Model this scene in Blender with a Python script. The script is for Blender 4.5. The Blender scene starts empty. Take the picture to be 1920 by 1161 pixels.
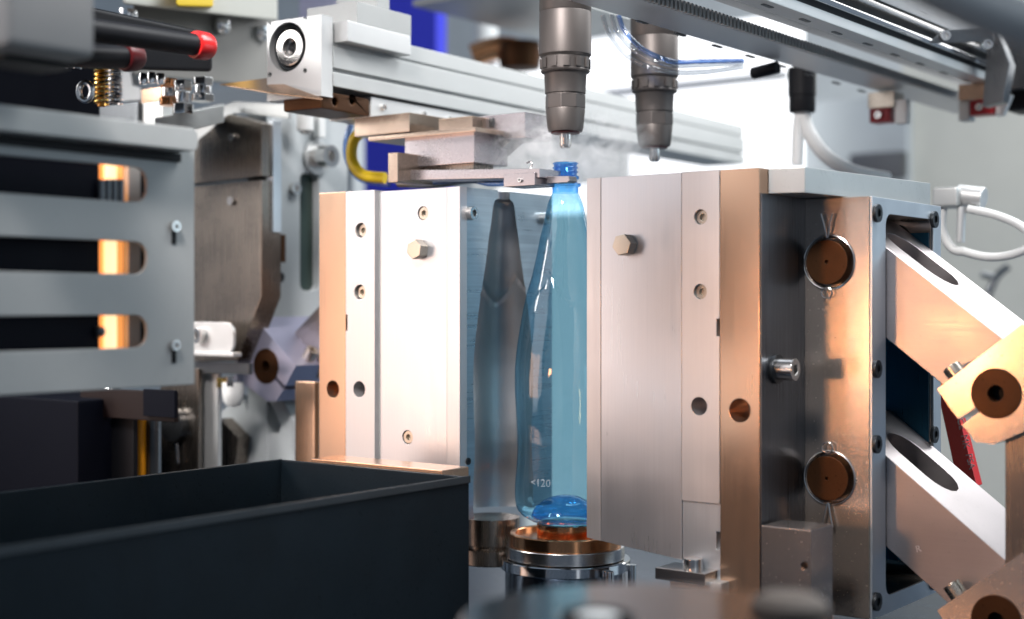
import bpy, bmesh, math, random
from mathutils import Vector, Matrix
random.seed(7)
S = bpy.context.scene
COL = S.collection

# ------------------------------------------------------------------ camera
F_PX = 2700.0
YAW = math.radians(37.1)
SN, CS = math.sin(YAW), math.cos(YAW)
PX, PY = 960.0, 570.0
D0 = 1.29
R0 = 100.0 / F_PX * D0
def inv(r, d):
    a, b = r - R0, d - D0
    return CS * a - SN * b, SN * a + CS * b
CAMX, CAMY = inv(0, 0)
cam_d = bpy.data.cameras.new("camera")
cam = bpy.data.objects.new("camera", cam_d); COL.objects.link(cam)
cam.location = (CAMX, CAMY, 0)
cam.rotation_euler = (math.pi / 2, 0, YAW)
cam_d.sensor_width = 36
cam_d.lens = F_PX / 1920 * 36
cam_d.shift_y = (570 - 580.5) / 1920
cam_d.clip_start, cam_d.clip_end = 0.02, 60
cam_d.dof.use_dof = True
cam_d.dof.focus_distance = 1.22
cam_d.dof.aperture_fstop = cam_d.lens / 15.0
S.camera = cam

# ------------------------------------------------------------------ light
W = bpy.data.worlds.new("World"); S.world = W
W.use_nodes = True
W.node_tree.nodes["Background"].inputs[0].default_value = (0.62, 0.78, 1.0, 1)
W.node_tree.nodes["Background"].inputs[1].default_value = 0.24
def area(name, loc, target, size, power, color, size_y=None):
    l = bpy.data.lights.new(name, 'AREA'); l.energy = power; l.color = color; l.size = size
    if size_y: l.shape = 'RECTANGLE'; l.size_y = size_y
    o = bpy.data.objects.new(name, l); COL.objects.link(o)
    o.location = loc
    o.rotation_euler = (Vector(target) - Vector(loc)).to_track_quat('-Z', 'Y').to_euler()
    return o
area("front_fill", (-1.24, -1.90, 0.50), (-0.1, 0, 0.0), 1.2, 11.5, (1.0, 0.95, 0.95), size_y=2.4)  # unseen front-left fill, added to brighten the front metal and streak the bottle
sl = area("side_fill", (-0.75, -0.50, 0.35), (-0.38, 0.02, -0.13), 0.25, 1.0, (1.0, 0.97, 0.94)); sl.data.spread = math.radians(70)  # added fill for the dim lower left parts
area("overhead_light", (0.9, 0.75, 1.8), (0.2, 0.3, 0), 1.3, 64, (0.95, 0.98, 1.0))
ov = area("oven_lamp", (0.03, -0.86, -0.035), (0.34, 0, -0.05), 0.075, 0.125, (1.0, 0.45, 0.18))
ov.data.spread = math.radians(58)
area("warm_fill", (-0.80, -0.95, -0.06), (-0.1, 0, 0.0), 0.35, 0.95, (1.0, 0.50, 0.24))  # unseen warm source added to turn the left mould orange
area("rear_light", (0.25, 1.55, 0.80), (0.33, 0.08, 0.0), 0.8, 8.5, (1.0, 1.0, 1.0))
area("streak_fill", (2.3, -1.5, 0.45), (0.0, 0.0, 0.0), 0.22, 2.6, (0.92, 0.96, 1.0), size_y=2.2)  # added tall strip: highlights down the bottle, lighter right-hand faces
area("cool_fill", (1.45, 1.0, 0.45), (0.0, 0.1, 0.0), 1.0, 5.5, (0.72, 0.90, 1.0))  # added cool fill, brightens the faces turned to the right
area("work_lamp", (0.25, -0.95, 0.85), (0.0, 0.0, 0.0), 0.22, 2.6, (1.0, 0.95, 0.93)).data.spread = math.radians(50)
S.view_settings.view_transform = 'Standard'
S.view_settings.look = 'None'
S.view_settings.exposure = 0
S.view_settings.gamma = 1
S.cycles.use_denoising = True
S.cycles.max_bounces = 10
S.cycles.transparent_max_bounces = 16
S.cycles.volume_bounces = 6
S.cycles.caustics_reflective = False
S.cycles.caustics_refractive = False
S.cycles.sample_clamp_indirect = 6

# ------------------------------------------------------------------ measuring helpers (photo pixel -> point on a known plane)
def rd(X, Y): return R0 + CS * X + SN * Y, D0 - SN * X + CS * Y
def onY(px, py, Y):
    t = (px - PX) / F_PX
    X = (t * (D0 + CS * Y) - R0 - SN * Y) / (CS + t * SN)
    return Vector((X, Y, (PY - py) * rd(X, Y)[1] / F_PX))
def onX(px, py, X):
    t = (px - PX) / F_PX
    Y = (t * (D0 - SN * X) - R0 - CS * X) / (SN - t * CS)
    return Vector((X, Y, (PY - py) * rd(X, Y)[1] / F_PX))
def onZ(px, py, Z):
    d = Z * F_PX / (PY - py); X, Y = inv((px - PX) / F_PX * d, d); return Vector((X, Y, Z))
def at(px, py, d):
    X, Y = inv((px - PX) / F_PX * d, d); return Vector((X, Y, (PY - py) * d / F_PX))

# ------------------------------------------------------------------ materials
def mat(name): 
    m = bpy.data.materials.new(name); m.use_nodes = True
    return m, m.node_tree, m.node_tree.nodes["Principled BSDF"]
def metal(name, col, rough=0.35, metallic=0.92, brush=None, bump=0.02, var=0.10, arcs=False, scale=1.0, blotch=22.0, scratch=0.0):
    m, nt, b = mat(name); N, L = nt.nodes, nt.links
    tc = N.new("ShaderNodeTexCoord")
    mp = N.new("ShaderNodeMapping"); L.new(tc.outputs["Object"], mp.inputs[0])
    s = {'x': (12, 900, 900), 'y': (900, 12, 900), 'z': (900, 900, 12), None: (1700, 1700, 1700)}[brush]
    mp.inputs["Scale"].default_value = [v * scale for v in s]
    n1 = N.new("ShaderNodeTexNoise"); n1.inputs["Scale"].default_value = 1; n1.inputs["Detail"].default_value = 3
    L.new(mp.outputs[0], n1.inputs["Vector"])
    n2 = N.new("ShaderNodeTexNoise"); n2.inputs["Scale"].default_value = blotch; n2.inputs["Detail"].default_value = 4
    L.new(tc.outputs["Object"], n2.inputs["Vector"])
    add = N.new("ShaderNodeMath"); add.operation = 'ADD'
    L.new(n1.outputs["Fac"], add.inputs[0]); L.new(n2.outputs["Fac"], add.inputs[1])
    mr = N.new("ShaderNodeMapRange"); mr.inputs[1].default_value = 0.6; mr.inputs[2].default_value = 1.4
    mr.inputs[3].default_value = 1 - var; mr.inputs[4].default_value = 1 + var * 0.4
    L.new(add.outputs[0], mr.inputs[0])
    mx = N.new("ShaderNodeVectorMath"); mx.operation = 'SCALE'
    mx.inputs[0].default_value = col; L.new(mr.outputs[0], mx.inputs["Scale"])
    L.new(mx.outputs[0], b.inputs["Base Color"])
    rr = N.new("ShaderNodeMapRange"); rr.inputs[1].default_value = 0.6; rr.inputs[2].default_value = 1.4
    rr.inputs[3].default_value = rough * 0.82; rr.inputs[4].default_value = rough * 1.2
    L.new(add.outputs[0], rr.inputs[0]); L.new(rr.outputs[0], b.inputs["Roughness"])
    if scratch:   # fine crossed scratches and dull smudges
        prev_r, prev_c = rr.outputs[0], mx.outputs[0]
        for k_, (ang_, sx_) in enumerate(((0.5, 700), (-0.9, 560), (1.35, 820))):
            ms = N.new("ShaderNodeMapping"); ms.vector_type = 'TEXTURE'; ms.inputs["Rotation"].default_value = (ang_, ang_ * 0.7, ang_)
            ms.inputs["Scale"].default_value = (1 / 14, 1 / sx_, 1 / sx_); L.new(tc.outputs["Object"], ms.inputs[0])
            ns = N.new("ShaderNodeTexNoise"); ns.inputs["Scale"].default_value = 1; ns.inputs["Detail"].default_value = 1; L.new(ms.outputs[0], ns.inputs["Vector"])
            cr_ = N.new("ShaderNodeMapRange"); cr_.inputs[1].default_value = 0.72; cr_.inputs[2].default_value = 0.80; cr_.inputs[3].default_value = 0; cr_.inputs[4].default_value = scratch; L.new(ns.outputs["Fac"], cr_.inputs[0])
            ar = N.new("ShaderNodeMath"); ar.operation = 'ADD'; L.new(prev_r, ar.inputs[0]); L.new(cr_.outputs[0], ar.inputs[1]); prev_r = ar.outputs[0]
            sc_ = N.new("ShaderNodeMath"); sc_.operation = 'SUBTRACT'; sc_.inputs[0].default_value = 1; L.new(cr_.outputs[0], sc_.inputs[1])
            vm = N.new("ShaderNodeVectorMath"); vm.operation = 'SCALE'; L.new(prev_c, vm.inputs[0]); L.new(sc_.outputs[0], vm.inputs["Scale"]); prev_c = vm.outputs[0]
        sm_ = N.new("ShaderNodeTexNoise"); sm_.inputs["Scale"].default_value = 9; sm_.inputs["Detail"].default_value = 6; sm_.inputs["Roughness"].default_value = 0.65; sm_.inputs["Distortion"].default_value = 0.8; L.new(tc.outputs["Object"], sm_.inputs["Vector"])
        sr = N.new("ShaderNodeMapRange"); sr.inputs[1].default_value = 0.45; sr.inputs[2].default_value = 0.7; sr.inputs[3].default_value = 0; sr.inputs[4].default_value = scratch * 0.35; L.new(sm_.outputs["Fac"], sr.inputs[0])
        ar = N.new("ShaderNodeMath"); ar.operation = 'ADD'; L.new(prev_r, ar.inputs[0]); L.new(sr.outputs[0], ar.inputs[1]); L.new(ar.outputs[0], b.inputs["Roughness"])
        sc_ = N.new("ShaderNodeMath"); sc_.operation = 'SUBTRACT'; sc_.inputs[0].default_value = 1; L.new(sr.outputs[0], sc_.inputs[1])
        vm = N.new("ShaderNodeVectorMath"); vm.operation = 'SCALE'; L.new(prev_c, vm.inputs[0]); L.new(sc_.outputs[0], vm.inputs["Scale"]); L.new(vm.outputs[0], b.inputs["Base Color"])
    h = n1.outputs["Fac"]
    if arcs:   # circular tool marks left by a fly cutter
        mp2 = N.new("ShaderNodeMapping"); L.new(tc.outputs["Object"], mp2.inputs[0])
        mp2.inputs["Location"].default_value = (0.0, 0, 0.02)
        sep = N.new("ShaderNodeSeparateXYZ"); L.new(mp2.outputs[0], sep.inputs[0])
        # arcs: v = z + k*x^2 repeated
        xx = N.new("ShaderNodeMath"); xx.operation = 'POWER'; L.new(sep.outputs["X"], xx.inputs[0]); xx.inputs[1].default_value = 2
        k = N.new("ShaderNodeMath"); k.operation = 'MULTIPLY_ADD'; L.new(xx.outputs[0], k.inputs[0]); k.inputs[1].default_value = 14.0
        L.new(sep.outputs["Z"], k.inputs[2])
        fr = N.new("ShaderNodeMath"); fr.operation = 'MULTIPLY'; L.new(k.outputs[0], fr.inputs[0]); fr.inputs[1].default_value = 3600
        sn = N.new("ShaderNodeMath"); sn.operation = 'SINE'; L.new(fr.outputs[0], sn.inputs[0])
        nz = N.new("ShaderNodeMath"); nz.operation = 'MULTIPLY'; L.new(sn.outputs[0], nz.inputs[0]); L.new(n2.outputs["Fac"], nz.inputs[1])
        ad = N.new("ShaderNodeMath"); ad.operation = 'MULTIPLY_ADD'; L.new(nz.outputs[0], ad.inputs[0]); ad.inputs[1].default_value = 0.75
        hs = N.new("ShaderNodeMath"); hs.operation = 'MULTIPLY'; hs.inputs[1].default_value = 0.30; L.new(h, hs.inputs[0]); L.new(hs.outputs[0], ad.inputs[2]); h = ad.outputs[0]
    bp = N.new("ShaderNodeBump"); bp.inputs["Strength"].default_value = bump * 6; bp.inputs["Distance"].default_value = 0.0004
    L.new(h, bp.inputs["Height"]); L.new(bp.outputs[0], b.inputs["Normal"])
    b.inputs["Metallic"].default_value = metallic
    return m
def paint(name, col, rough=0.5, spec=0.4, var=0.06, bump=0.01, metallic=0.0, scratch=0.0):
    m = metal(name, col, rough, metallic, None, bump, var, scratch=scratch)
    m.node_tree.nodes["Principled BSDF"].inputs["Specular IOR Level"].default_value = spec
    return m
def glow(name, col, strength, base=None):
    m, nt, b = mat(name)
    b.inputs["Base Color"].default_value = (*(base or col), 1)
    b.inputs["Emission Color"].default_value = (*col, 1)
    b.inputs["Emission Strength"].default_value = strength
    b.inputs["Roughness"].default_value = 0.6
    return m
def thin_pet(name, tint, edge, gloss=0.04):
    """thin clear plastic wall: tint grows where the wall is crossed at a slant"""
    m, nt, b = mat(name); N, L = nt.nodes, nt.links
    N.remove(b); out = N["Material Output"]
    lw = N.new("ShaderNodeLayerWeight"); lw.inputs["Blend"].default_value = 0.42
    pw = N.new("ShaderNodeMath"); pw.operation = 'POWER'; pw.inputs[1].default_value = 1.6; L.new(lw.outputs["Facing"], pw.inputs[0])
    mc = N.new("ShaderNodeMix"); mc.data_type = 'RGBA'; mc.inputs[6].default_value = (*tint, 1); mc.inputs[7].default_value = (*edge, 1)
    L.new(pw.outputs[0], mc.inputs[0])
    tr = N.new("ShaderNodeBsdfTransparent"); L.new(mc.outputs[2], tr.inputs[0])
    df = N.new("ShaderNodeBsdfTranslucent"); df.inputs[0].default_value = (*[min(1, t * 0.9) for t in tint], 1)
    m0 = N.new("ShaderNodeMixShader"); m0.inputs[0].default_value = 0.07; L.new(tr.outputs[0], m0.inputs[1]); L.new(df.outputs[0], m0.inputs[2])
    gl = N.new("ShaderNodeBsdfGlossy"); gl.inputs["Roughness"].default_value = gloss
    tc = N.new("ShaderNodeTexCoord"); nz = N.new("ShaderNodeTexNoise"); nz.inputs["Scale"].default_value = 42
    mp = N.new("ShaderNodeMapping"); mp.inputs["Scale"].default_value = (1.6, 1.6, 0.25)
    L.new(tc.outputs["Object"], mp.inputs[0]); L.new(mp.outputs[0], nz.inputs["Vector"])
    bp = N.new("ShaderNodeBump"); bp.inputs["Strength"].default_value = 0.45; bp.inputs["Distance"].default_value = 0.002
    L.new(nz.outputs["Fac"], bp.inputs["Height"]); L.new(bp.outputs[0], gl.inputs["Normal"])
    lf = N.new("ShaderNodeLayerWeight"); lf.inputs["Blend"].default_value = 0.5; L.new(bp.outputs[0], lf.inputs["Normal"])
    p5 = N.new("ShaderNodeMath"); p5.operation = 'POWER'; p5.inputs[1].default_value = 5; L.new(lf.outputs["Facing"], p5.inputs[0])
    fr = N.new("ShaderNodeMath"); fr.operation = 'MULTIPLY_ADD'; fr.inputs[1].default_value = 0.75; fr.inputs[2].default_value = 0.10; L.new(p5.outputs[0], fr.inputs[0])
    m1 = N.new("ShaderNodeMixShader"); L.new(fr.outputs[0], m1.inputs[0]); L.new(m0.outputs[0], m1.inputs[1]); L.new(gl.outputs[0], m1.inputs[2])
    L.new(m1.outputs[0], out.inputs["Surface"])
    return m

M = {}
M['mould'] = metal('milled_aluminium', (0.70, 0.705, 0.73), 0.31, 0.85, 'z', 0.004, 0.06, arcs=True)
M['strip'] = metal('ground_aluminium', (0.74, 0.72, 0.72), 0.36, 0.8, 'z', 0.006, 0.06)
M['plate'] = metal('brushed_plate', (0.68, 0.45, 0.31), 0.23, 0.92, 'z', 0.006, 0.05)
M['inner'] = metal('milled_inner_face', (0.52, 0.60, 0.65), 0.30, 0.9, 'y', 0.08, 0.22, scale=0.45)
M['cavity'] = metal('polished_cavity', (0.56, 0.55, 0.55), 0.32, 0.95, None, 0.004, 0.05)
M['clamp'] = metal('machined_clamp', (0.72, 0.61, 0.53), 0.22, 0.92, None, 0.008, 0.05, arcs=True, scratch=0.07)
M['frame'] = metal('frame_steel', (0.74, 0.78, 0.82), 0.33, 0.85, 'z', 0.01, 0.06)
M['arm'] = metal('arm_aluminium', (0.46, 0.42, 0.42), 0.33, 0.9, 'x', 0.004, 0.08, scratch=0.12)
M['alu_grey'] = metal('anodised_grey', (0.58, 0.59, 0.58), 0.42, 0.55, 'y', 0.006, 0.04)
M['alu_pale'] = metal('pale_aluminium', (0.72, 0.72, 0.71), 0.42, 0.6, None, 0.006, 0.05)
M['steel'] = metal('bright_steel', (0.72, 0.70, 0.68), 0.22, 1.0, None, 0.006, 0.08)
M['screw'] = metal('screw_steel', (0.62, 0.55, 0.46), 0.28, 1.0, None, 0.01, 0.10)
M['dark_steel'] = metal('dark_steel', (0.16, 0.17, 0.18), 0.30, 0.9, 'z', 0.015, 0.2)
M['disc'] = metal('polished_dark', (0.05, 0.047, 0.047), 0.15, 0.95, None, 0.004, 0.1)
M['pocket_reflection'] = metal('blue_reflection', (0.05, 0.20, 0.32), 0.30, 0.8, 'z', 0.01, 0.2)  # blue reflection inside the carrier window, painted as metal colour
M['grip'] = metal('gripper_metal', (0.46, 0.42, 0.43), 0.25, 0.9, None, 0.004, 0.04, scratch=0.12)
M['grip_warm'] = metal('gripper_warm', (0.50, 0.39, 0.31), 0.24, 0.9, None, 0.004, 0.05)
M['corner_grey'] = paint('corner_grey', (0.22, 0.22, 0.22), 0.4)
M['housing'] = metal('housing_steel', (0.30, 0.31, 0.32), 0.32, 0.9, 'y', 0.01, 0.2, scratch=0.2)
M['beam_grey'] = paint('beam_grey', (0.25, 0.24, 0.22), 0.4)
M['cap_grey'] = metal('cap_grey', (0.46, 0.46, 0.45), 0.40, 0.7, None, 0.006, 0.06, scratch=0.2)
M['block_steel'] = metal('block_steel', (0.46, 0.42, 0.40), 0.22, 0.92, 'z', 0.004, 0.06, scratch=0.08)
M['matte_brown'] = paint('matte_brown', (0.17, 0.14, 0.12), 0.7, 0.2)
M['black_screw'] = metal('black_oxide', (0.05, 0.055, 0.06), 0.35, 0.8)
M['chrome'] = metal('chrome', (0.86, 0.86, 0.86), 0.09, 1.0, None, 0.002, 0.04)
M['copper'] = metal('polished_copper', (0.93, 0.44, 0.21), 0.17, 1.0, None, 0.006, 0.10)
M['bronze'] = metal('bronze_disc', (0.085, 0.038, 0.017), 0.42, 0.9, None, 0.012, 0.25, scratch=0.4)
M['brown_steel'] = metal('bracket_steel', (0.28, 0.24, 0.205), 0.27, 0.95, 'z', 0.008, 0.08)
M['nozzle'] = metal('nozzle_grey', (0.13, 0.115, 0.108), 0.48, 0.7, None, 0.02, 0.08)
M['black'] = paint('black_plastic', (0.010, 0.010, 0.012), 0.45, 0.18)
M['tray'] = paint('charcoal_coat', (0.0075, 0.0135, 0.019), 0.45, 0.18, scratch=0.5, var=0.3)
M['rim'] = paint('rim_coat', (0.030, 0.038, 0.045), 0.35, 0.5, scratch=0.4, var=0.3)
M['navy'] = paint('navy_coat', (0.003, 0.004, 0.009), 0.6, 0.12)
M['panel_grey'] = paint('grey_sheet', (0.46, 0.47, 0.46), 0.42, 0.5, scratch=0.15)
M['white'] = paint('white_hose', (0.9, 0.9, 0.88), 0.4)
M['wall_beige'] = paint('beige_wall', (0.62, 0.61, 0.55), 0.7)
M['wall_grey'] = paint('grey_wall', (0.42, 0.45, 0.47), 0.6)
M['wall_pale'] = paint('pale_wall', (0.60, 0.63, 0.64), 0.6, scratch=0.2)
M['blue'] = paint('royal_blue', (0.05, 0.06, 0.75), 0.45)
M['yellow'] = paint('yellow_hose', (0.85, 0.58, 0.02), 0.4)
M['red'] = paint('red_plastic', (0.42, 0.012, 0.02), 0.35)
M['bright_red'] = paint('bright_red', (0.7, 0.02, 0.02), 0.25, 0.6)
M['dark_red'] = paint('dark_red', (0.10, 0.008, 0.01), 0.4)
M['stand_brown'] = paint('stand_brown', (0.009, 0.0025, 0.002), 0.5)
M['liner'] = metal('dark_liner', (0.17, 0.18, 0.20), 0.30, 0.95, 'z', 0.03, 0.45, blotch=14.0)
M['amber'] = paint('amber_rod', (0.75, 0.28, 0.01), 0.25, 0.5)
M['green'] = paint('green_glass', (0.06, 0.09, 0.075), 0.15, 0.6)
M['lilac'] = metal('lilac_sheen', (0.58, 0.57, 0.73), 0.32, 0.7)
M['gold'] = metal('brass', (0.9, 0.6, 0.18), 0.25, 1.0)
M['print'] = paint('white_print', (0.75, 0.72, 0.72), 0.5)
M['table'] = metal('machine_bed', (0.035, 0.055, 0.085), 0.25, 0.8, None, 0.006, 0.1)
mk_m, mk_n, mk_b = mat('mark_glint'); mk_b.inputs['Base Color'].default_value = (0.85, 0.92, 0.97, 1); mk_b.inputs['Roughness'].default_value = 0.15; mk_b.inputs['Alpha'].default_value = 0.36; M['mark'] = mk_m  # pale tint paints the glints on the raised letters
M['light'] = glow('light_panel', (1.0, 1.0, 1.0), 1.35)
M['plate_glow'] = glow('plate_glow', (0.92, 0.97, 1.0), 0.50, (0.1, 0.1, 0.1))  # emission added to make the rear plate look bright
M['bottle_glow'] = glow('bottle_glow', (0.80, 0.95, 1.0), 0.50, (0.1, 0.1, 0.1))  # added glow that lightens the view through the bottle
M['heat'] = glow('heater_glow', (1.0, 0.64, 0.34), 1.6)
M['reflector_glow'] = glow('lit_reflector', (1.0, 0.40, 0.11), 0.75)  # emission paints the tube's light onto the reflector
M['pet'] = thin_pet('blue_pet', (0.66, 0.885, 0.97), (0.24, 0.58, 0.81))
M['pet_neck'] = thin_pet('blue_pet_neck', (0.36, 0.69, 0.96), (0.09, 0.42, 0.87))
M['pet_base'] = thin_pet('blue_pet_base', (0.30, 0.68, 0.97), (0.08, 0.45, 0.88))
M['clear'] = thin_pet('clear_hose', (0.80, 0.82, 0.84), (0.42, 0.44, 0.47), 0.10)
M['clear_blue'] = thin_pet('clear_blue_hose', (0.45, 0.60, 0.85), (0.12, 0.20, 0.45))

# ------------------------------------------------------------------ mesh helpers
class MB:
    def __init__(s): s.bm = bmesh.new()
    def hexa(s, p):
        v = [s.bm.verts.new(q) for q in p]
        for f in ((0, 3, 2, 1), (4, 5, 6, 7), (0, 1, 5, 4), (1, 2, 6, 5), (2, 3, 7, 6), (3, 0, 4, 7)):
            s.bm.faces.new([v[i] for i in f])
        return s
    def box(s, x0, x1, y0, y1, z0, z1):
        return s.hexa([(x0, y0, z0), (x1, y0, z0), (x1, y1, z0), (x0, y1, z0), (x0, y0, z1), (x1, y0, z1), (x1, y1, z1), (x0, y1, z1)])
    def prism(s, pts, axis, a0, a1):
        def mk(a, b, h): return {'y': (a, h, b), 'x': (h, a, b), 'z': (a, b, h)}[axis]
        lo = [s.bm.verts.new(mk(a, b, a0)) for a, b in pts]
        hi = [s.bm.verts.new(mk(a, b, a1)) for a, b in pts]
        n = len(pts)
        s.bm.faces.new(lo); s.bm.faces.new(hi[::-1])
        for i in range(n): s.bm.faces.new([lo[i], lo[(i + 1) % n], hi[(i + 1) % n], hi[i]])
        return s
    def cyl(s, p0, p1, r0, r1=None, n=28):
        p0, p1 = Vector(p0), Vector(p1); r1 = r0 if r1 is None else r1
        q = (p1 - p0).to_track_quat('Z', 'Y')
        a, b = [], []
        for i in range(n):
            t = 2 * math.pi * (i + 0.5) / n; u = Vector((math.cos(t), math.sin(t), 0))
            a.append(s.bm.verts.new(p0 + q @ (u * r0))); b.append(s.bm.verts.new(p1 + q @ (u * r1)))
        for i in range(n): s.bm.faces.new([a[i], a[(i + 1) % n], b[(i + 1) % n], b[i]])
        s.bm.faces.new(a[::-1]); s.bm.faces.new(b)
        return s
    def lathe(s, prof, c=(0, 0, 0), n=48, fn=None):
        """profile of (r, z); closed at ends where r == 0"""
        rings = []
        for r, z in prof:
            if r < 1e-7: rings.append([s.bm.verts.new((c[0], c[1], c[2] + z))]); continue
            ring = []
            for i in range(n):
                t = 2 * math.pi * i / n
                rr, zz = (r, z) if fn is None else fn(r, z, t)
                ring.append(s.bm.verts.new((c[0] + rr * math.cos(t), c[1] + rr * math.sin(t), c[2] + zz)))
            rings.append(ring)
        for A, B in zip(rings, rings[1:]):
            for i in range(n):
                j = (i + 1) % n
                if len(A) == 1 and len(B) == 1: continue
                if len(A) == 1: s.bm.faces.new([A[0], B[j], B[i]])
                elif len(B) == 1: s.bm.faces.new([A[i], A[j], B[0]])
                else: s.bm.faces.new([A[i], A[j], B[j], B[i]])
        return s
    def tube(s, pts, r, n=12, smooth=8, cap=True):
        pts = [Vector(p) for p in pts]
        if smooth and len(pts) > 2:
            out = []
            for i in range(len(pts) - 1):
                a = pts[max(i - 1, 0)]; b = pts[i]; c = pts[i + 1]; d = pts[min(i + 2, len(pts) - 1)]
                for k in range(smooth):
                    t = k / smooth
                    out.append(0.5 * ((2 * b) + (c - a) * t + (2 * a - 5 * b + 4 * c - d) * t * t + (3 * b - a - 3 * c + d) * t ** 3))
            pts = out + [pts[-1]]
        rings, up = [], None
        for i, p in enumerate(pts):
            d = (pts[min(i + 1, len(pts) - 1)] - pts[max(i - 1, 0)]).normalized()
            if up is None: up = d.orthogonal().normalized()
            up = (up - d * up.dot(d)).normalized(); w = d.cross(up)
            rings.append([s.bm.verts.new(p + (up * math.cos(2 * math.pi * k / n) + w * math.sin(2 * math.pi * k / n)) * r) for k in range(n)])
        for A, B in zip(rings, rings[1:]):
            for i in range(n): s.bm.faces.new([A[i], A[(i + 1) % n], B[(i + 1) % n], B[i]])
        if cap: s.bm.faces.new(rings[0][::-1]); s.bm.faces.new(rings[-1])
        return s
    def xf(s, m): bmesh.ops.transform(s.bm, matrix=m, verts=s.bm.verts[:]); return s

WL = {}          # world location of every object
def sharp(me, ang=32):
    me.shade_smooth(); me.set_sharp_from_angle(angle=math.radians(ang))
def make(name, mb, m, parent=None, bevel=0.0005, cut=None, ang=32, segs=2):
    bmesh.ops.recalc_face_normals(mb.bm, faces=mb.bm.faces[:])
    me = bpy.data.meshes.new(name); mb.bm.to_mesh(me); mb.bm.free()
    o = bpy.data.objects.new(name, me); COL.objects.link(o)
    mods = []
    if cut:
        bmesh.ops.recalc_face_normals(cut.bm, faces=cut.bm.faces[:])
        cm = bpy.data.meshes.new("cut"); cut.bm.to_mesh(cm); cut.bm.free()
        co = bpy.data.objects.new("cut", cm); COL.objects.link(co)
        md = o.modifiers.new("b", 'BOOLEAN'); md.operation = 'DIFFERENCE'; md.solver = 'EXACT'; md.object = co
    if bevel:
        md = o.modifiers.new("v", 'BEVEL'); md.width = bevel; md.segments = segs; md.limit_method = 'ANGLE'; md.angle_limit = math.radians(38)
    if cut or bevel:
        bpy.context.view_layer.update()
        ev = o.evaluated_get(bpy.context.evaluated_depsgraph_get())
        new = bpy.data.meshes.new_from_object(ev)
        o.modifiers.clear(); o.data = new; bpy.data.meshes.remove(me); new.name = name
        if cut: bpy.data.objects.remove(co); bpy.data.meshes.remove(cm)
    o.data.materials.clear(); o.data.materials.append(m)
    sharp(o.data, ang)
    if cut or bevel:
        md = o.modifiers.new("w", 'WEIGHTED_NORMAL'); md.keep_sharp = True; md.weight = 100
        bpy.context.view_layer.update()
        old = o.data
        new = bpy.data.meshes.new_from_object(o.evaluated_get(bpy.context.evaluated_depsgraph_get()))
        o.modifiers.clear(); o.data = new; bpy.data.meshes.remove(old); new.name = name
    L = WL[parent.name] if parent else Vector((0, 0, 0))
    if parent:
        o.data.transform(Matrix.Translation(-L)); o.parent = parent
    WL[o.name] = L.copy()
    return o
def tag(o, label, cat, group=None, kind=None):
    o['label'] = label; o['category'] = cat
    if group: o['group'] = group
    if kind: o['kind'] = kind
    return o
def thing(name, loc, label, cat, group=None):
    o = bpy.data.objects.new(name, None); COL.objects.link(o); o.location = loc
    o.empty_display_size = 0.01
    WL[o.name] = Vector(loc)
    return tag(o, label, cat, group)
def single(name, mb, m, label, cat, group=None, loc=None, **k):
    o = make(name, mb, m, None, **k)
    if loc is None:
        vs = [v.co for v in o.data.vertices]
        loc = Vector([(min(v[i] for v in vs) + max(v[i] for v in vs)) / 2 for i in range(2)] + [min(v[2] for v in vs)])
    loc = Vector(loc); o.data.transform(Matrix.Translation(-loc)); o.location = loc; WL[o.name] = loc
    return tag(o, label, cat, group)
def setting(name, mb, m, **k):
    o = make(name, mb, m, None, **k); o['kind'] = 'structure'; return o
def inst(name, mesh, parent, loc, rot=(0, 0, 0), scale=1.0):
    o = bpy.data.objects.new(name, mesh); COL.objects.link(o)
    o.parent = parent; o.location = Vector(loc) - WL[parent.name]; o.rotation_euler = rot; o.scale = (scale,) * 3
    WL[o.name] = Vector(loc)
    return o
def copy_tree(o, parent=None, loc=None, label=None):
    c = o.copy(); COL.objects.link(c)
    if parent is not None: c.parent = parent
    if loc is not None: c.location = loc; WL[c.name] = Vector(loc)
    if label: c['label'] = label
    for ch in list(o.children): copy_tree(ch, c)
    return c
def frontY(px0, py0, px1, py1, Y, depth, mb=None):
    """box whose front face (plane Y) shows at these pixels"""
    a, b = onY(px0, (py0 + py1) / 2, Y), onY(px1, (py0 + py1) / 2, Y)
    xm = (px0 + px1) / 2
    z1, z0 = onY(xm, py0, Y).z, onY(xm, py1, Y).z
    return (mb or MB()).box(a.x, b.x, Y, Y + depth, z0, z1)
def sideX(px0, py0, px1, py1, X, depth, mb=None):
    """box whose right face (plane X) shows at these pixels"""
    a, b = onX(px0, (py0 + py1) / 2, X), onX(px1, (py0 + py1) / 2, X)
    xm = (px0 + px1) / 2
    z1, z0 = onX(xm, py0, X).z, onX(xm, py1, X).z
    return (mb or MB()).box(X - depth, X, a.y, b.y, z0, z1)
def proto(mb, m, bevel=0.0003):
    o = make("proto", mb, m, None, bevel=bevel); me = o.data; bpy.data.objects.remove(o); return me
def rrect(x0, x1, z0, z1, r, n=5):
    out = []
    for cx, cz, a in ((x1 - r, z1 - r, 0), (x0 + r, z1 - r, 90), (x0 + r, z0 + r, 180), (x1 - r, z0 + r, 270)):
        for k in range(n + 1):
            t = math.radians(a + 90 * k / n); out.append((cx + r * math.cos(t), cz + r * math.sin(t)))
    return out

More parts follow.
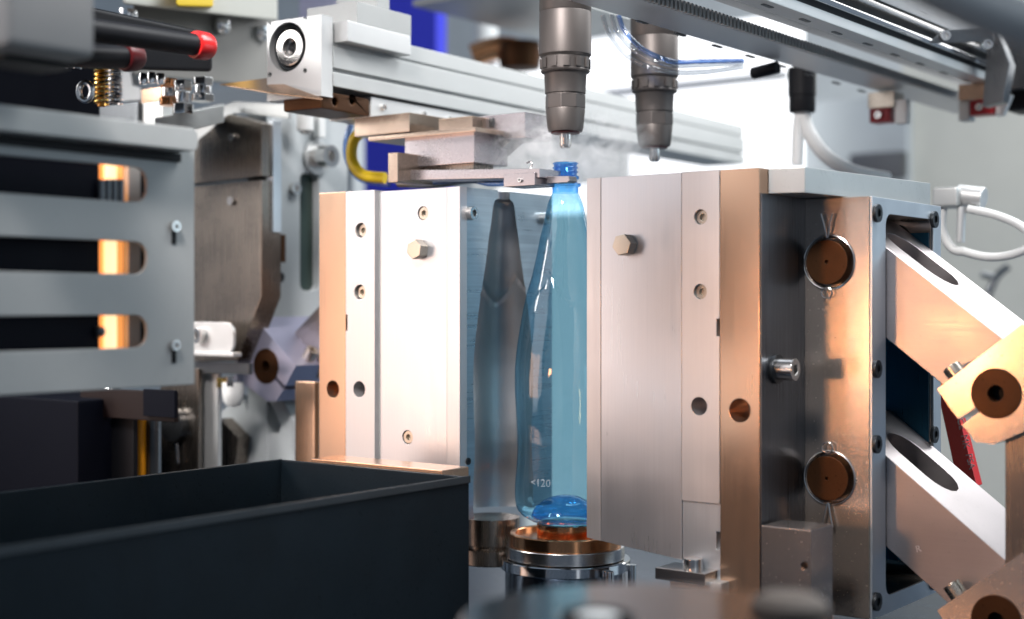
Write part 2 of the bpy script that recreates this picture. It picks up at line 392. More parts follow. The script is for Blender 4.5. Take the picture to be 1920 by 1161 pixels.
# prototype screws: axis along -Y (head towards the viewer), seat at y = 0
def socket_mesh(r, h, m):
    k = MB().cyl((0, 0, 0), (0, -h, 0), r, n=24)
    c = MB().cyl((0, -h - 0.001, 0), (0, -h * 0.4, 0), r * 0.52, n=6)
    o = make("proto", k, m, None, bevel=0.0003, cut=c); me = o.data; bpy.data.objects.remove(o); return me
def hex_mesh(r, h, m):
    k = MB().cyl((0, 0, 0), (0, -h, 0), r, n=6)
    return proto(k, m, 0.0008)
SOCK = socket_mesh(0.0058, 0.005, M['screw']); SOCK.name = 'screw'
SOCKD = socket_mesh(0.0072, 0.003, M['black_screw']); SOCKD.name = 'frame_screw'
SOCKL = socket_mesh(0.0085, 0.014, M['steel']); SOCKL.name = 'cap_screw'
HEX = hex_mesh(0.0092, 0.0105, M['screw']); HEX.name = 'hex_bolt'
SMALL = socket_mesh(0.0042, 0.004, M['steel']); SMALL.name = 'small_screw'

# ------------------------------------------------------------------ the setting
ZB = -0.275
setting('machine_bed', MB().box(-1.6, 1.2, -0.9, 0.32, ZB - 0.03, ZB), M['table'], bevel=0)
def wallY(name, px0, py0, px1, py1, Y, m, th=0.03): return setting(name, frontY(px0, py0, px1, py1, Y, th), m, bevel=0.002)
wallY('back_wall', -300, -500, 2500, 1500, 2.3, M['wall_pale'], 0.05)
wallY('beige_wall', 1690, -200, 2300, 1300, 1.75, M['wall_beige'])
wallY('grey_wall_panel', 1505, 185, 1700, 420, 1.72, M['wall_grey'])
lp = single('backlight', frontY(930, 60, 1500, 400, 1.62, 0.02), M['light'], 'large glowing white light panel behind the moulds', 'light', bevel=0.002)
single('bottle_glow_panel', frontY(985, 401, 1120, 1010, 1.60, 0.02), M['bottle_glow'], 'added glowing panel that brightens the blue bottle from behind', 'light', bevel=0.002)  # made-up panel, put in to brighten the bottle from behind
wallY('blue_wall_panel', 648, 200, 830, 420, 0.95, M['blue'])
wallY('upper_blue_wall', 690, -60, 818, 110, 1.0, M['blue'])
wallY('dark_wall', -200, 60, 190, 1200, 0.05, M['navy'])
wallY('pale_wall_panel', 390, 150, 662, 940, 0.75, M['wall_pale'])
wallY('upper_pale_wall', 560, -40, 660, 80, 0.25, M['lilac'])
# overhead sheet under the machine roof
setting('overhead_sheet', MB().box(-0.60, -0.40, 0.48, 0.82, 0.42, 0.43), M['alu_grey'], bevel=0.002)

# ------------------------------------------------------------------ blue bottle
KB = D0 / F_PX
def zb(y): return (PY - y) * KB
BODY = [(24.5, 362), (26, 367), (29, 372), (33, 380), (41, 420), (47, 443), (54, 480), (62, 515), (70, 547), (78, 580), (86, 625), (91, 655), (94.5, 690), (95, 715), (94.5, 740), (92.5, 775), (90.5, 812), (90, 845), (92, 880), (94.5, 905), (95, 930), (93, 948), (87, 961), (77, 970), (64, 975.5), (52, 977), (44, 975)]
def body_prof(step=4.0):
    pts = []
    for (r0, y0), (r1, y1) in zip(BODY, BODY[1:]):
        n = max(1, int(abs(y1 - y0) / step))
        for k in range(n): pts.append((r0 + (r1 - r0) * k / n, y0 + (y1 - y0) * k / n))
    pts.append(BODY[-1])
    # light smoothing of radii
    for _ in range(3):
        pts = [pts[0]] + [((a[0] + 2 * b[0] + c[0]) / 4, b[1]) for a, b, c in zip(pts, pts[1:], pts[2:])] + [pts[-1]]
    return pts
def ridge_y(t):      # the embossed zig-zag line round the shoulder
    u = (t / (2 * math.pi) * 5 + 0.12) % 1.0
    w = abs(u - 0.5) * 2
    return 512 + 58 * (1 - w) ** 0.8
def bump_fn(sgn):
    def fn(r, z, t):
        y = PY - z / KB
        d = y - ridge_y(t)
        rr = r
        if 400 < y < 900: rr += 0.22 * KB * math.sin(17 * t + 0.01 * y) * min(1, (y - 400) / 60) * min(1, (900 - y) / 60)
        if 460 < y < 720:
            rr -= 2.0 * KB * math.exp(-(d / 3.2) ** 2)
            if d > 0: rr += 1.5 * KB * (0.7 * abs(math.cos(5 * t)) + 0.3 * abs(math.cos(13 * t))) * max(0, 1 - d / 170)
        return rr, z
    return fn
bt = thing('blue_bottle', (0, 0, zb(977)), 'translucent blue plastic bottle standing between the open mould halves', 'bottle')
prof = body_prof()
make('body', MB().lathe([(r * KB, zb(y)) for r, y in prof], n=120, fn=bump_fn(1)), M['pet'], bt, bevel=0, ang=60)
nk = [(24.5, 362)]
for y in range(361, 304, -1):
    r = 22.5
    if 345 <= y <= 350: r = 29
    elif y > 350: r = 24.5
    elif 331 <= y <= 336: r = 26
    else:
        r = 21.8 + 2.4 * max(0, math.sin((y - 305) / 8.0 * 2 * math.pi)) ** 0.7 if y < 330 else 22.0
    nk.append((r, y))
nk += [(20.5, 305), (19.5, 306), (19.5, 340)]
make('neck', MB().lathe([(r * KB, zb(y)) for r, y in nk], n=64), M['pet_neck'], bt, bevel=0, ang=50)
dome = [(44, 975), (56, 972), (61, 967), (58, 958), (52, 949), (42, 940), (29, 933), (14, 929), (0, 928)]
make('base_dome', MB().lathe([(r * KB, zb(y)) for r, y in dome], n=64, fn=lambda r, z, t: (r * (1 + 0.05 * math.cos(5 * t)), z)), M['pet_base'], bt, bevel=0, ang=50)
# raised mark on the lower body
fc = bpy.data.curves.new('raised_mark', 'FONT'); fc.body = '<120'; fc.size = 0.0092; fc.extrude = 0.0004; fc.align_x = 'CENTER'; fc.space_character = 1.05
fo = bpy.data.objects.new('tmp', fc); COL.objects.link(fo); bpy.context.view_layer.update()
me = bpy.data.meshes.new_from_object(fo.evaluated_get(bpy.context.evaluated_depsgraph_get())); bpy.data.objects.remove(fo)
rb = 93.3 * KB; va = math.atan2(CAMY, CAMX) - math.radians(29)
for v in me.vertices:
    a = va + v.co.x / rb
    v.co = Vector(((rb + v.co.z + 0.0003) * math.cos(a), (rb + v.co.z + 0.0003) * math.sin(a), zb(902) + v.co.y)) - WL[bt.name]
mk = bpy.data.objects.new('raised_mark', me); COL.objects.link(mk); mk.parent = bt; me.materials.append(M['mark']); WL[mk.name] = WL[bt.name]

# ------------------------------------------------------------------ mould halves
XL, YF, YB = -0.0692, -0.0648, 0.0764
ZT, ZM = 0.1044, -0.1935
def holeY(px, py, rpx, Y=YF, depth=0.03, mb=None):
    p = onY(px, py, Y); r = rpx * rd(p.x, p.y)[1] / F_PX
    (mb or MB()).cyl((p.x, Y - 0.003, p.z), (p.x, Y + depth, p.z), r, n=28); return p
# left half
lm = thing('mould_half', (-0.14, 0, ZM), 'left open mould half showing its bottle shaped cavity', 'mould half', 'mould halves')
xs = lambda px, Y=YF: onY(px, 560, Y).x
YS = YF - 0.004
cut = MB()
cav = [(0.0, 0.13)] + [(max(r + 0.5, 0) * KB, zb(y)) for r, y in [(18, 300), (18, 366)] + [q for q in prof if 370 < q[1] < 935]] + [(95 * KB, zb(958)), (88 * KB, zb(1000)), (0, zb(1000))]
cav[0] = (0.0, zb(300))
def cav_fn(r, z, t):
    y = PY - z / KB; d = y - ridge_y(t + 0.55)
    if 460 < y < 720 and r > 0.02: r += 2.6 * KB * math.exp(-(d / 4.5) ** 2)
    return r, z
cut.lathe(cav, c=(XL, 0, 0), n=96, fn=cav_fn)
blk = make('mould_block', MB().box(xs(713), XL, YF + 0.0102, YB, ZM, ZT), M['inner'], lm, cut=cut, bevel=0)
# the cavity wall gets its own polish
blk.data.materials.append(M['cavity'])
for p in blk.data.polygons:
    c = p.center + WL[lm.name]
    if abs(c.x - XL) > 0.0004 and p.normal.x > -0.9 and ((c.x - XL) ** 2 + c.y ** 2) ** 0.5 < 0.0475 and abs(c.z - ZT) > 0.0004: p.material_index = 1
c1 = MB()
for px, py, r in ((793, 400, 13), (764, 820, 13)): holeY(px, py, r, mb=c1, depth=0.006)
make('front_shell', MB().box(xs(713), xs(838), YF, YF + 0.010, ZM, ZT), M['mould'], lm, cut=c1, bevel=0.0004)
make('parting_strip', MB().box(xs(838) + 0.0003, XL + 0.0003, YF - 0.0003, YF + 0.010, ZM, ZT), M['strip'], lm, bevel=0.0002)
c2 = MB()
for px, py, r in ((677, 432, 14), (675, 548, 14), (674, 730, 15)): holeY(px, py, r, mb=c2, depth=0.008 if py < 700 else 0.03, Y=YS)
c2.box(xs(648, YS) - 0.001, xs(652, YS), YS - 0.001, YS + 0.01, onY(650, 620, YS).z, onY(650, 590, YS).z)
make('side_strip', MB().box(xs(649, YS), xs(703, YS), YS - 0.0005, YB, ZM - 0.02, onY(676, 358, YS).z), M['strip'], lm, cut=c2, bevel=0.0004)
make('joint', MB().box(xs(703, YS) + 0.0002, xs(713) - 0.0002, YF + 0.0015, YB - 0.002, ZM, ZT - 0.0004), M['alu_grey'], lm, bevel=0)
c3 = MB(); holeY(624, 730, 16, mb=c3, Y=YS)
make('back_plate', MB().box(xs(599, YS), xs(648.5, YS), YS - 0.0002, YB, -0.235, onY(624, 361, YS).z), M['plate'], lm, cut=c3, bevel=0.0005)
for px, py in ((793, 400), (764, 820), (677, 432), (675, 548)):
    inst('screw', SOCK, lm, onY(px, py, YF if px > 750 else YS) + Vector((0, 0.0062 if px > 750 else 0.008, 0)))
inst('hex_bolt', HEX, lm, onY(790, 468, YF), (0, math.radians(10), 0))
for px, py in ((880, 400), (1018, 410)):
    p = onX(px, py, XL); inst('guide_screw', SOCKL, lm, p + Vector((-0.004, 0, 0)), (0, 0, math.pi / 2), 0.72)
p = onX(877, 865, XL); inst('guide_screw', SOCKD, lm, p, (0, 0, math.pi / 2), 0.45)
# base part of the left half, under the cavity
make('base_ring', MB().lathe([(0, -0.014), (0.030, -0.014), (0.031, -0.013), (0.031, 0), (0.024, 0.001), (0.024, 0.003), (0.0265, 0.004), (0.0265, 0.028), (0, 0.028)], c=(-0.084, 0.0, -0.226)), M['brown_steel'], lm, bevel=0)
# right half
rm = thing('mould_half', (0.13, 0, ZM), 'right mould half with pale milled front and one hex bolt', 'mould half', 'mould halves')
xA, xB, xC, xD = onY(1100, 700, YF).x, onY(1127, 700, YF).x, onY(1278, 700, YF).x, onY(1350, 700, YF).x
z0a, z0b = onY(1101, 1008, YF).z, onY(1277, 1050, YF).z
zs = onY(1314, 942, YF).z
make('front_shell', MB().hexa([(xB, YF, z0a - 0.0014), (xC, YF, z0b), (xC, YB, z0b), (xB, YB, z0a - 0.0014), (xB, YF, ZT), (xC, YF, ZT), (xC, YB, ZT), (xB, YB, ZT)]), M['mould'], rm, bevel=0.0004)
make('parting_strip', MB().hexa([(xA, YF, z0a), (xB - 0.0003, YF, z0a - 0.0014), (xB - 0.0003, YB, z0a), (xA, YB, z0a), (xA, YF, ZT), (xB - 0.0003, YF, ZT), (xB - 0.0003, YB, ZT), (xA, YB, ZT)]), M['strip'], rm, bevel=0.0004)
c1 = MB()
for px, py, r in ((1314, 407, 14), (1313, 547, 14), (1311, 762, 17)): holeY(px, py, r, mb=c1, depth=0.008 if py < 700 else 0.03)
c1.box(xD - 0.003, xD + 0.001, YF - 0.002, YF + 0.01, onY(1348, 631, YF).z, onY(1348, 598, YF).z)
make('side_strip', MB().box(xC + 0.0003, xD - 0.0003, YF - 0.0003, YB, zs, ZT + 0.0004), M['strip'], rm, cut=c1, bevel=0.0004)
c1 = MB().box(xD - 0.004, xD + 0.001, YF - 0.002, YF + 0.01, onY(1348, 1031, YF).z, onY(1348, 998, YF).z)
make('lower_strip', MB().box(xC + 0.0003, xD - 0.0003, YF + 0.0012, YB, -0.221, zs - 0.0003), M['frame'], rm, cut=c1, bevel=0.0004)
for px, py in ((1314, 407), (1313, 547)): inst('screw', SOCK, rm, onY(px, py, YF) + Vector((0, 0.008, 0)))
inst('hex_bolt', HEX, rm, onY(1178, 460, YF), (0, math.radians(20), 0))

# ------------------------------------------------------------------ right mould carrier (back plate + clamp frame)
XP, XQ, XR, YC = 0.1923, 0.2269, 0.2828, 0.011
ZC0, ZC1 = -0.2475, 0.0845
cr = thing('mould_carrier', (0.235, 0.05, ZC0), 'tall steel carrier with window frame and two bronze pins behind the right mould', 'machine frame')
c1 = MB(); holeY(1388, 770, 22, mb=c1)
make('back_plate', MB().box(XP + 0.0004, XQ, YF - 0.0006, 0.158, ZB + 0.02, ZT), M['plate'], cr, cut=c1, bevel=0.0006)
yw0, yw1 = onX(1656, 700, XR).y, onX(1746, 700, XR).y
zw0, zw1 = -0.2335, 0.072
c1 = MB().prism(rrect(yw0, yw1, zw0, zw1, 0.010), 'x', XQ + 0.014, XR + 0.01)
for px, py in ((1555, 492), (1556, 896)):
    p = onY(px, py, YC); c1.cyl((p.x, YC - 0.004, p.z), (p.x, YC + 0.008, p.z), 0.0202, n=40)
make('clamp_block', MB().box(XQ + 0.0004, XR, YC, 0.159, ZC0, ZC1), M['clamp'], cr, cut=c1, bevel=0.0006)
# thin frame sheet on the right side of the block
c1 = MB().prism(rrect(yw0, yw1, zw0, zw1, 0.010), 'x', XR - 0.01, XR + 0.01)
make('window_frame', MB().box(XR + 0.0002, XR + 0.0022, YC + 0.0002, 0.1588, ZC0, ZC1 - 0.0002), M['frame'], cr, cut=c1, bevel=0.0004)
for px, py in ((1642, 400), (1749, 412), (1641, 692), (1749, 605), (1641, 833), (1749, 815), (1641, 1128), (1749, 1090)):
    inst('frame_screw', SOCKD, cr, onX(px, py, XR + 0.0022), (0, 0, math.pi / 2))
for px, py, up in ((1555, 492, 1), (1556, 896, -1)):
    p = onY(px, py, YC)
    o = make('pin', MB().cyl((p.x, YC - 0.0055, p.z), (p.x, YC + 0.008, p.z), 0.0178, n=44), M['bronze'], cr, bevel=0.0006,
             cut=MB().cyl((p.x, YC - 0.01, p.z), (p.x, YC - 0.002, p.z), 0.0016, n=12))
    w = MB(); y = YC - 0.0035
    r = 0.0215
    for sx in (-1, 1):
        make('wire_leg', MB().tube([(p.x + sx * 0.0004, y, p.z + up * 0.0195), (p.x + sx * 0.0026, y - 0.001, p.z + up * 0.030), (p.x + sx * 0.0048, y - 0.0015, p.z + up * 0.0385)], 0.0008, 8), M['steel'], o, bevel=0)
    lp_ = [(p.x + 0.0045 * math.cos(a), y - 0.001, p.z - up * 0.0245 + 0.0042 * math.sin(a)) for a in [k * 2 * math.pi / 10 for k in range(11)]]
    w.tube(lp_, 0.0007, 8, smooth=3)
    make('wire_loop', w, M['steel'], o, bevel=0)
    ring = [(p.x + r * math.cos(a), YC - 0.0008, p.z + r * math.sin(a)) for a in [k * 2 * math.pi / 24 for k in range(25)]]
    make('clip_ring', MB().tube(ring, 0.0009, 8, smooth=2), M['steel'], o, bevel=0)
p = onX(1452, 692, XQ)
make('washer', MB().cyl((XQ, p.y, p.z), (XQ + 0.004, p.y, p.z), 0.0115, n=28), M['black_screw'], cr, bevel=0.0005)
inst('cap_screw', SOCKL, cr, (XQ + 0.004, p.y, p.z), (0, 0, math.pi / 2))
make('side_liner', MB().box(XQ + 0.0002, XQ + 0.0012, YF + 0.0004, YC - 0.0002, ZB + 0.021, ZC1 + 0.0002), M['liner'], cr, bevel=0)
make('cheek_reflection', MB().box(XQ + 0.016, XR - 0.002, yw1 - 0.0015, yw1 - 0.0003, zw0 + 0.011, zw1 - 0.011), M['pocket_reflection'], cr, bevel=0)  # added sheet carrying the painted blue reflection
make('back_reflection', MB().box(XQ + 0.0142, XQ + 0.0155, yw0 + 0.001, yw1 - 0.001, zw0 + 0.001, zw1 - 0.001), M['pocket_reflection'], cr, bevel=0)  # same painted reflection on a sheet added at the pocket back
# cap on top
capA = [(XQ + 0.0002, -0.0515), (0.2545, -0.0440), (0.2760, 0.158), (XQ + 0.0002, 0.158)]
capm = MB(); 
capm.prism(capA, 'z', 0.0850, 0.1049)
make('cap_plate', capm, M['cap_grey'], cr, bevel=0.0008)
# ------------------------------------------------------------------ toggle arms and knuckles (both sides)
ang = math.atan2(-0.0732, 0.0948); ux = Vector((math.cos(ang), 0, math.sin(ang))); un = Vector((-math.sin(ang), 0, math.cos(ang)))
AY0, AY1 = 0.0394, 0.1395
def toggle_arm(m, dz, label, mm, s0=-0.045, s1=0.15):
    base = Vector((0.2828, 0, 0.0469 + dz))
    def P(s, n, y): v = base + ux * s + un * n; return Vector((m * v.x, y, v.z))
    t = 0.0574
    body = MB().hexa([P(s0, -t, AY0), P(s1, -t, AY0), P(s1, -t, AY1), P(s0, -t, AY1), P(s0, 0, AY0), P(s1, 0, AY0), P(s1, 0, AY1), P(s0, 0, AY1)])
    cut = MB(); yc = (AY0 + AY1) / 2
    for a, b, hw in ((-0.02, 0.052, 0.022), (0.112, 0.20, 0.020)):
        pts = []
        for k in range(9): th = math.radians(-90 + 180 * k / 8); pts.append((b - hw + hw * math.cos(th), yc + hw * math.sin(th)))
        for k in range(9): th = math.radians(90 + 180 * k / 8); pts.append((a + hw + hw * math.cos(th), yc + hw * math.sin(th)))
        n = len(pts)
        lo = [cut.bm.verts.new(P(s, -0.053, y)) for s, y in pts]; hi = [cut.bm.verts.new(P(s, 0.01, y)) for s, y in pts]
        cut.bm.faces.new(lo); cut.bm.faces.new(hi[::-1])
        for i in range(n): cut.bm.faces.new([lo[i], lo[(i + 1) % n], hi[(i + 1) % n], hi[i]])
    return single('toggle_arm', body, mm, label, 'toggle arm', 'toggle arms of the mould clamp', cut=cut, bevel=0.0006)
toggle_arm(1, 0, 'upper aluminium toggle arm slanting out of the right frame window', M['arm'])
ta2 = toggle_arm(1, -0.1665, 'lower aluminium toggle arm slanting out of the right frame window', M['arm'])
KP = [(1757, 730), (1918, 606), (1995, 690), (1985, 790), (1935, 803), (1864, 833), (1829, 829), (1804, 797), (1836, 773), (1830, 764), (1796, 786)]
KW = [onY(a, b, 0.0) for a, b in KP]
KC = onY(1868, 738, 0.0)
def knuckle(m, dz, label, mm):
    k = thing('clamp_knuckle', (m * KC.x, 0.05, KC.z + dz), label, 'clamp block', 'knuckle blocks of the toggle arms')
    make('block', MB().prism([(m * q.x, q.z + dz) for q in KW], 'y', 0.0, 0.155), mm, k, bevel=0.0008, cut=MB().cyl((m * KC.x, -0.01, KC.z + dz), (m * KC.x, 0.05, KC.z + dz), 0.0188, n=44))
    c = (m * KC.x, KC.z + dz)
    o = make('pivot_pin', MB().cyl((c[0], -0.0012, c[1]), (c[0], 0.03, c[1]), 0.0186, n=44), M['bronze'], k, bevel=0.0004,
             cut=MB().cyl((c[0], -0.01, c[1]), (c[0], 0.012, c[1]), 0.0060, n=24))
    make('bore_shade', MB().cyl((c[0], 0.0105, c[1]), (c[0], 0.0118, c[1]), 0.0059, n=24), M['black'], k, bevel=0)  # black disc put in for the shade inside the pin hole
    a, b = KW[0], KW[1]; d = (b - a).normalized(); nrm = Vector((-d.z, 0, d.x))
    for i, s in enumerate((0.011, 0.021)):
        q = a + d * s; y = 0.026 + 0.035 * i
        p0 = Vector((m * q.x, y, q.z + dz)); p1 = Vector((m * (q.x + nrm.x * 0.012), y, q.z + nrm.z * 0.012 + dz))
        make('clamp_screw', MB().cyl(p0, p1, 0.0072, n=24), M['screw'], k, bevel=0.0005, cut=MB().cyl(p0 + (p1 - p0) * 0.5, p0 + (p1 - p0) * 1.2, 0.0036, n=6))
    return k
knuckle(1, 0, 'upper tan clamp knuckle with round bronze pivot, right edge', M['clamp'])
knuckle(1, -0.1665, 'lower clamp knuckle at the bottom right corner under the lower arm', M['clamp'])
knuckle(-1, 0, 'clamp knuckle with painted lilac reflection left of the left mould half', M['lilac'])  # lilac reflection is put into the block's base colour
fc = bpy.data.curves.new('stamp', 'FONT'); fc.body = 'R'; fc.size = 0.0075; fc.extrude = 0.0002
fo = bpy.data.objects.new('tmp', fc); COL.objects.link(fo); bpy.context.view_layer.update()
me = bpy.data.meshes.new_from_object(fo.evaluated_get(bpy.context.evaluated_depsgraph_get())); bpy.data.objects.remove(fo)
me.transform(Matrix.Translation(onY(1718, 1036, AY0 - 0.0002) - WL[ta2.name]) @ Matrix.Rotation(math.radians(-15), 4, 'Y') @ Matrix.Rotation(math.pi / 2, 4, 'X'))
so_ = bpy.data.objects.new('stamp', me); COL.objects.link(so_); so_.parent = ta2; me.materials.append(M['strip']); WL[so_.name] = WL[ta2.name]
toggle_arm(-1, 0, 'far toggle arm behind the lilac knuckle at left', M['arm'])

# ------------------------------------------------------------------ small blocks round the right carrier
o = thing('stop_block', (0.245, -0.05, ZB), 'small steel block standing in front of the right carrier foot', 'block')
a = onY(1427, 985, YF - 0.008); b = onY(1521, 985, YF - 0.008)
p = onY(1508, 1061, YF - 0.008)
make('block', MB().box(a.x, b.x, YF - 0.008, -0.035, ZB, a.z), M['block_steel'], o, bevel=0.0008, cut=MB().cyl((p.x, YF - 0.02, p.z), (p.x, YF + 0.006, p.z), 0.0028, n=18))
o = thing('stop_bracket', tuple(onY(1300, 1090, -0.075)), 'small steel bracket with round bolt under the right mould half', 'bracket')
q = onY(1290, 1085, -0.075)
make('plate', frontY(1228, 1070, 1322, 1092, -0.085, 0.03), M['steel'], o, bevel=0.0006)
make('foot', frontY(1256, 1088, 1352, 1150, -0.078, 0.05), M['alu_pale'], o, bevel=0.0006)
p = onY(1300, 1074, -0.072); make('bolt', MB().cyl(p, p + Vector((0, 0, 0.0115)), 0.0075, n=28), M['steel'], o, bevel=0.0007)

# ------------------------------------------------------------------ copper base under the bottle
cb = thing('bottle_base', (0, 0, ZB), 'polished copper stepped base with chrome collar under the blue bottle', 'base')
make('post', MB().lathe([(0, 0), (0.0245, 0), (0.0255, 0.0015), (0.0255, 0.018), (0.024, 0.019), (0, 0.0195)], c=(0, 0, -0.2145)), M['copper'], cb, bevel=0)
make('copper_ring', MB().lathe([(0.049, -0.001), (0.0500, 0.0), (0.0500, 0.0115), (0.0490, 0.0122), (0.0455, 0.0122), (0.0448, 0.0115), (0.0448, 0.0085), (0, 0.0085)], c=(0, 0, -0.2165), n=128), M['copper'], cb, bevel=0)
make('collar', MB().lathe([(0.0502, 0.0), (0.0528, 0.0), (0.0532, -0.0006), (0.0532, -0.0105), (0.052, -0.011), (0.0502, -0.011)], c=(0, 0, -0.2155), n=128), M['steel'], cb, bevel=0)
make('flange', MB().lathe([(0.050, 0), (0.0575, 0), (0.0582, -0.0008), (0.0582, -0.0085), (0.057, -0.0095), (0.0545, -0.0095), (0.054, -0.011), (0.054, -0.05)], c=(0, 0, -0.2268), n=128), M['chrome'], cb, bevel=0)
for k in range(2):
    a = math.radians(22 - 38 * k); p = Vector((0.0605 * math.cos(a), 0.0605 * math.sin(a), -0.2345))
    make('clip', MB().cyl(p + Vector((0, 0, -0.03)), p + Vector((0, 0, 0.004)), 0.0038, n=16), M['chrome'], cb, bevel=0.0005)

# ------------------------------------------------------------------ foreground disc
p = at(1215, 1162, 0.62)
dc = thing('polished_disc', p, 'large out of focus dark polished disc in the foreground', 'disc')
make('plate', MB().lathe([(0, 0), (0.0805, 0), (0.0815, -0.001), (0.0815, -0.006), (0.079, -0.008), (0, -0.008)], c=p, n=96), M['disc'], dc, bevel=0)
h = at(1120, 1138, 0.622)
make('hub_ring', MB().lathe([(0.016, 0.0002), (0.016, 0.002), (0.015, 0.0025), (0.011, 0.0025), (0.010, 0.002), (0.010, 0.0002)], c=(h.x, h.y, p.z)), M['black'], dc, bevel=0)
make('hub_button', MB().lathe([(0, 0.0022), (0.0085, 0.002), (0.0095, 0.0015), (0.0095, 0.0002)], c=(h.x, h.y, p.z)), M['white'], dc, bevel=0)
k = at(1480, 1180, 0.64)
single('rounded_stud', MB().lathe([(0, 0.016), (0.012, 0.0155), (0.017, 0.012), (0.018, 0.0), (0.015, -0.02), (0, -0.02)], c=k), M['matte_brown'], 'blurred rounded metal stud right of the foreground disc', 'stud', bevel=0)

# ------------------------------------------------------------------ tray
TZ = -0.1376
tr = thing('black_tray', (-0.09, -0.35, ZB), 'long charcoal tray filling the lower left foreground', 'tray')
x1, y1 = 0.0192, -0.161; x0, y0, th = -0.196, -0.72, 0.0045
ye = -0.1675
make('near_wall', MB().box(x1 - th, x1, y0, y1, ZB + 0.02, TZ), M['tray'], tr, bevel=0.0012)
make('far_wall', MB().box(x0, x0 + th, y0, y1 - 0.0003, ZB + 0.02, TZ), M['tray'], tr, bevel=0.0012)
make('end_wall', MB().box(x0 + th + 0.0003, x1 - th - 0.0003, y1 - th, y1, ZB + 0.02, TZ - 0.0003), M['tray'], tr, bevel=0.0012)
make('rim', MB().box(x1 + 0.0002, x1 + 0.0012, y0, y1 + 0.0002, TZ - 0.0052, TZ + 0.0006), M['rim'], tr, bevel=0.0004)
make('floor', MB().box(x0 + th, x1 - th, y0, y1 - th, ZB + 0.02, ZB + 0.024), M['tray'], tr, bevel=0)
single('rail_bar', MB().box(-0.160, -0.010, y1 + 0.0015, y1 + 0.036, TZ - 0.018, TZ + 0.0025), M['plate'], 'bronze tinted metal bar lying along the tray end', 'bar', bevel=0.001)

# ------------------------------------------------------------------ slotted guard panel with heater lamps
XPn = -0.0389
gp = thing('slotted_guard', tuple(at(180, 745, 0.93)), 'blurred grey sheet metal guard with three long slots', 'guard panel')
yE = onX(365, 480, XPn).y; yS = onX(-140, 480, XPn).y
zt, zb_ = 0.1125, -0.0560
c1 = MB()
for (ya, yb_) in ((304, 372), (449, 512), (592, 655)):
    z1_, z0_ = onX(150, ya, XPn).z, onX(150, yb_, XPn).z
    c1.prism(rrect(yS - 0.05, onX(276, (ya + yb_) / 2, XPn).y, z0_, z1_, 0.0098), 'x', XPn - 0.02, XPn + 0.02)
make('sheet', MB().box(XPn - 0.003, XPn, yS, yE, zb_, zt), M['panel_grey'], gp, cut=c1, bevel=0.0008)
make('top_flange', MB().prism(rrect(yS, yE - 0.012, zt - 0.009, zt + 0.0065, 0.005), 'x', XPn + 0.0003, XPn + 0.018), M['panel_grey'], gp, bevel=0.001)
make('flange_shadow', MB().box(XPn + 0.0003, XPn + 0.003, yS, yE - 0.014, zt - 0.0155, zt - 0.0095), M['black'], gp, bevel=0.0005)  # shadow under the flange, painted as a thin black strip
for px, py in ((325, 425), (325, 648)):
    q = onX(px, py, XPn)
    inst('panel_screw', SMALL, gp, q, (0, 0, math.pi / 2), 0.9)
    make('keyhole', MB().box(XPn + 0.0002, XPn + 0.0006, q.y - 0.0018, q.y + 0.0022, q.z - 0.012, q.z - 0.0035), M['black'], gp, bevel=0)
XH = XPn - 0.016
for i, (ya, yb_) in enumerate(((300, 376), (446, 516), (588, 662))):
    lab = ('top', 'middle', 'bottom')[i]
    h = thing('heater_lamp', tuple(onX(205, yb_, XH)), f'warm glowing heater lamp seen through the {lab} slot of the guard', 'heater lamp', 'heater lamps behind the guard')
    q0, q1 = onX(186, ya, XH), onX(238, ya, XH); za, zc = onX(205, yb_, XH).z, onX(205, ya, XH).z
    make('reflector', MB().box(XH - 0.006, XH - 0.003, q0.y, q1.y, za, zc), M['reflector_glow'], h, bevel=0.002)
    qc = onX(207, ya, XH)
    make('tube', MB().cyl((XH, qc.y, za + 0.001), (XH, qc.y, zc - 0.001), 0.0042, n=20), M['heat'], h, bevel=0.001)
    q2 = onX(262, ya, XH)
    if i == 0:
        for kk in range(4):
            qq = onX(190 + 12 * kk, 352, XH + 0.004); make('coil', MB().cyl(qq + Vector((0, 0, -0.009)), qq + Vector((0, 0, 0.0055)), 0.0024, n=12), M['dark_steel'], h, bevel=0.0004)
    if i == 2:
        qq = onX(187, 622, XH + 0.003); make('stud', MB().lathe([(0, -0.004), (0.003, -0.003), (0.004, 0), (0.003, 0.003), (0, 0.004)], c=qq, n=16), M['dark_steel'], h, bevel=0)
    make('holder', MB().box(XH - 0.006, XH + 0.001, q1.y + 0.0003, q2.y, za - 0.002, zc + 0.002), M['alu_grey'], h, bevel=0.0006)
single('lamp_shield', MB().box(XH - 0.05, XH - 0.008, yS, onX(300, 480, XH).y, -0.055, 0.105), M['navy'], 'black heater shield behind the slotted guard', 'shield')
single('lamp_cover', MB().box(XH - 0.007, XH + 0.0015, yS, onX(184, 480, XH).y, -0.054, 0.104), M['navy'], 'black cover strip left of the heater lamps', 'cover')

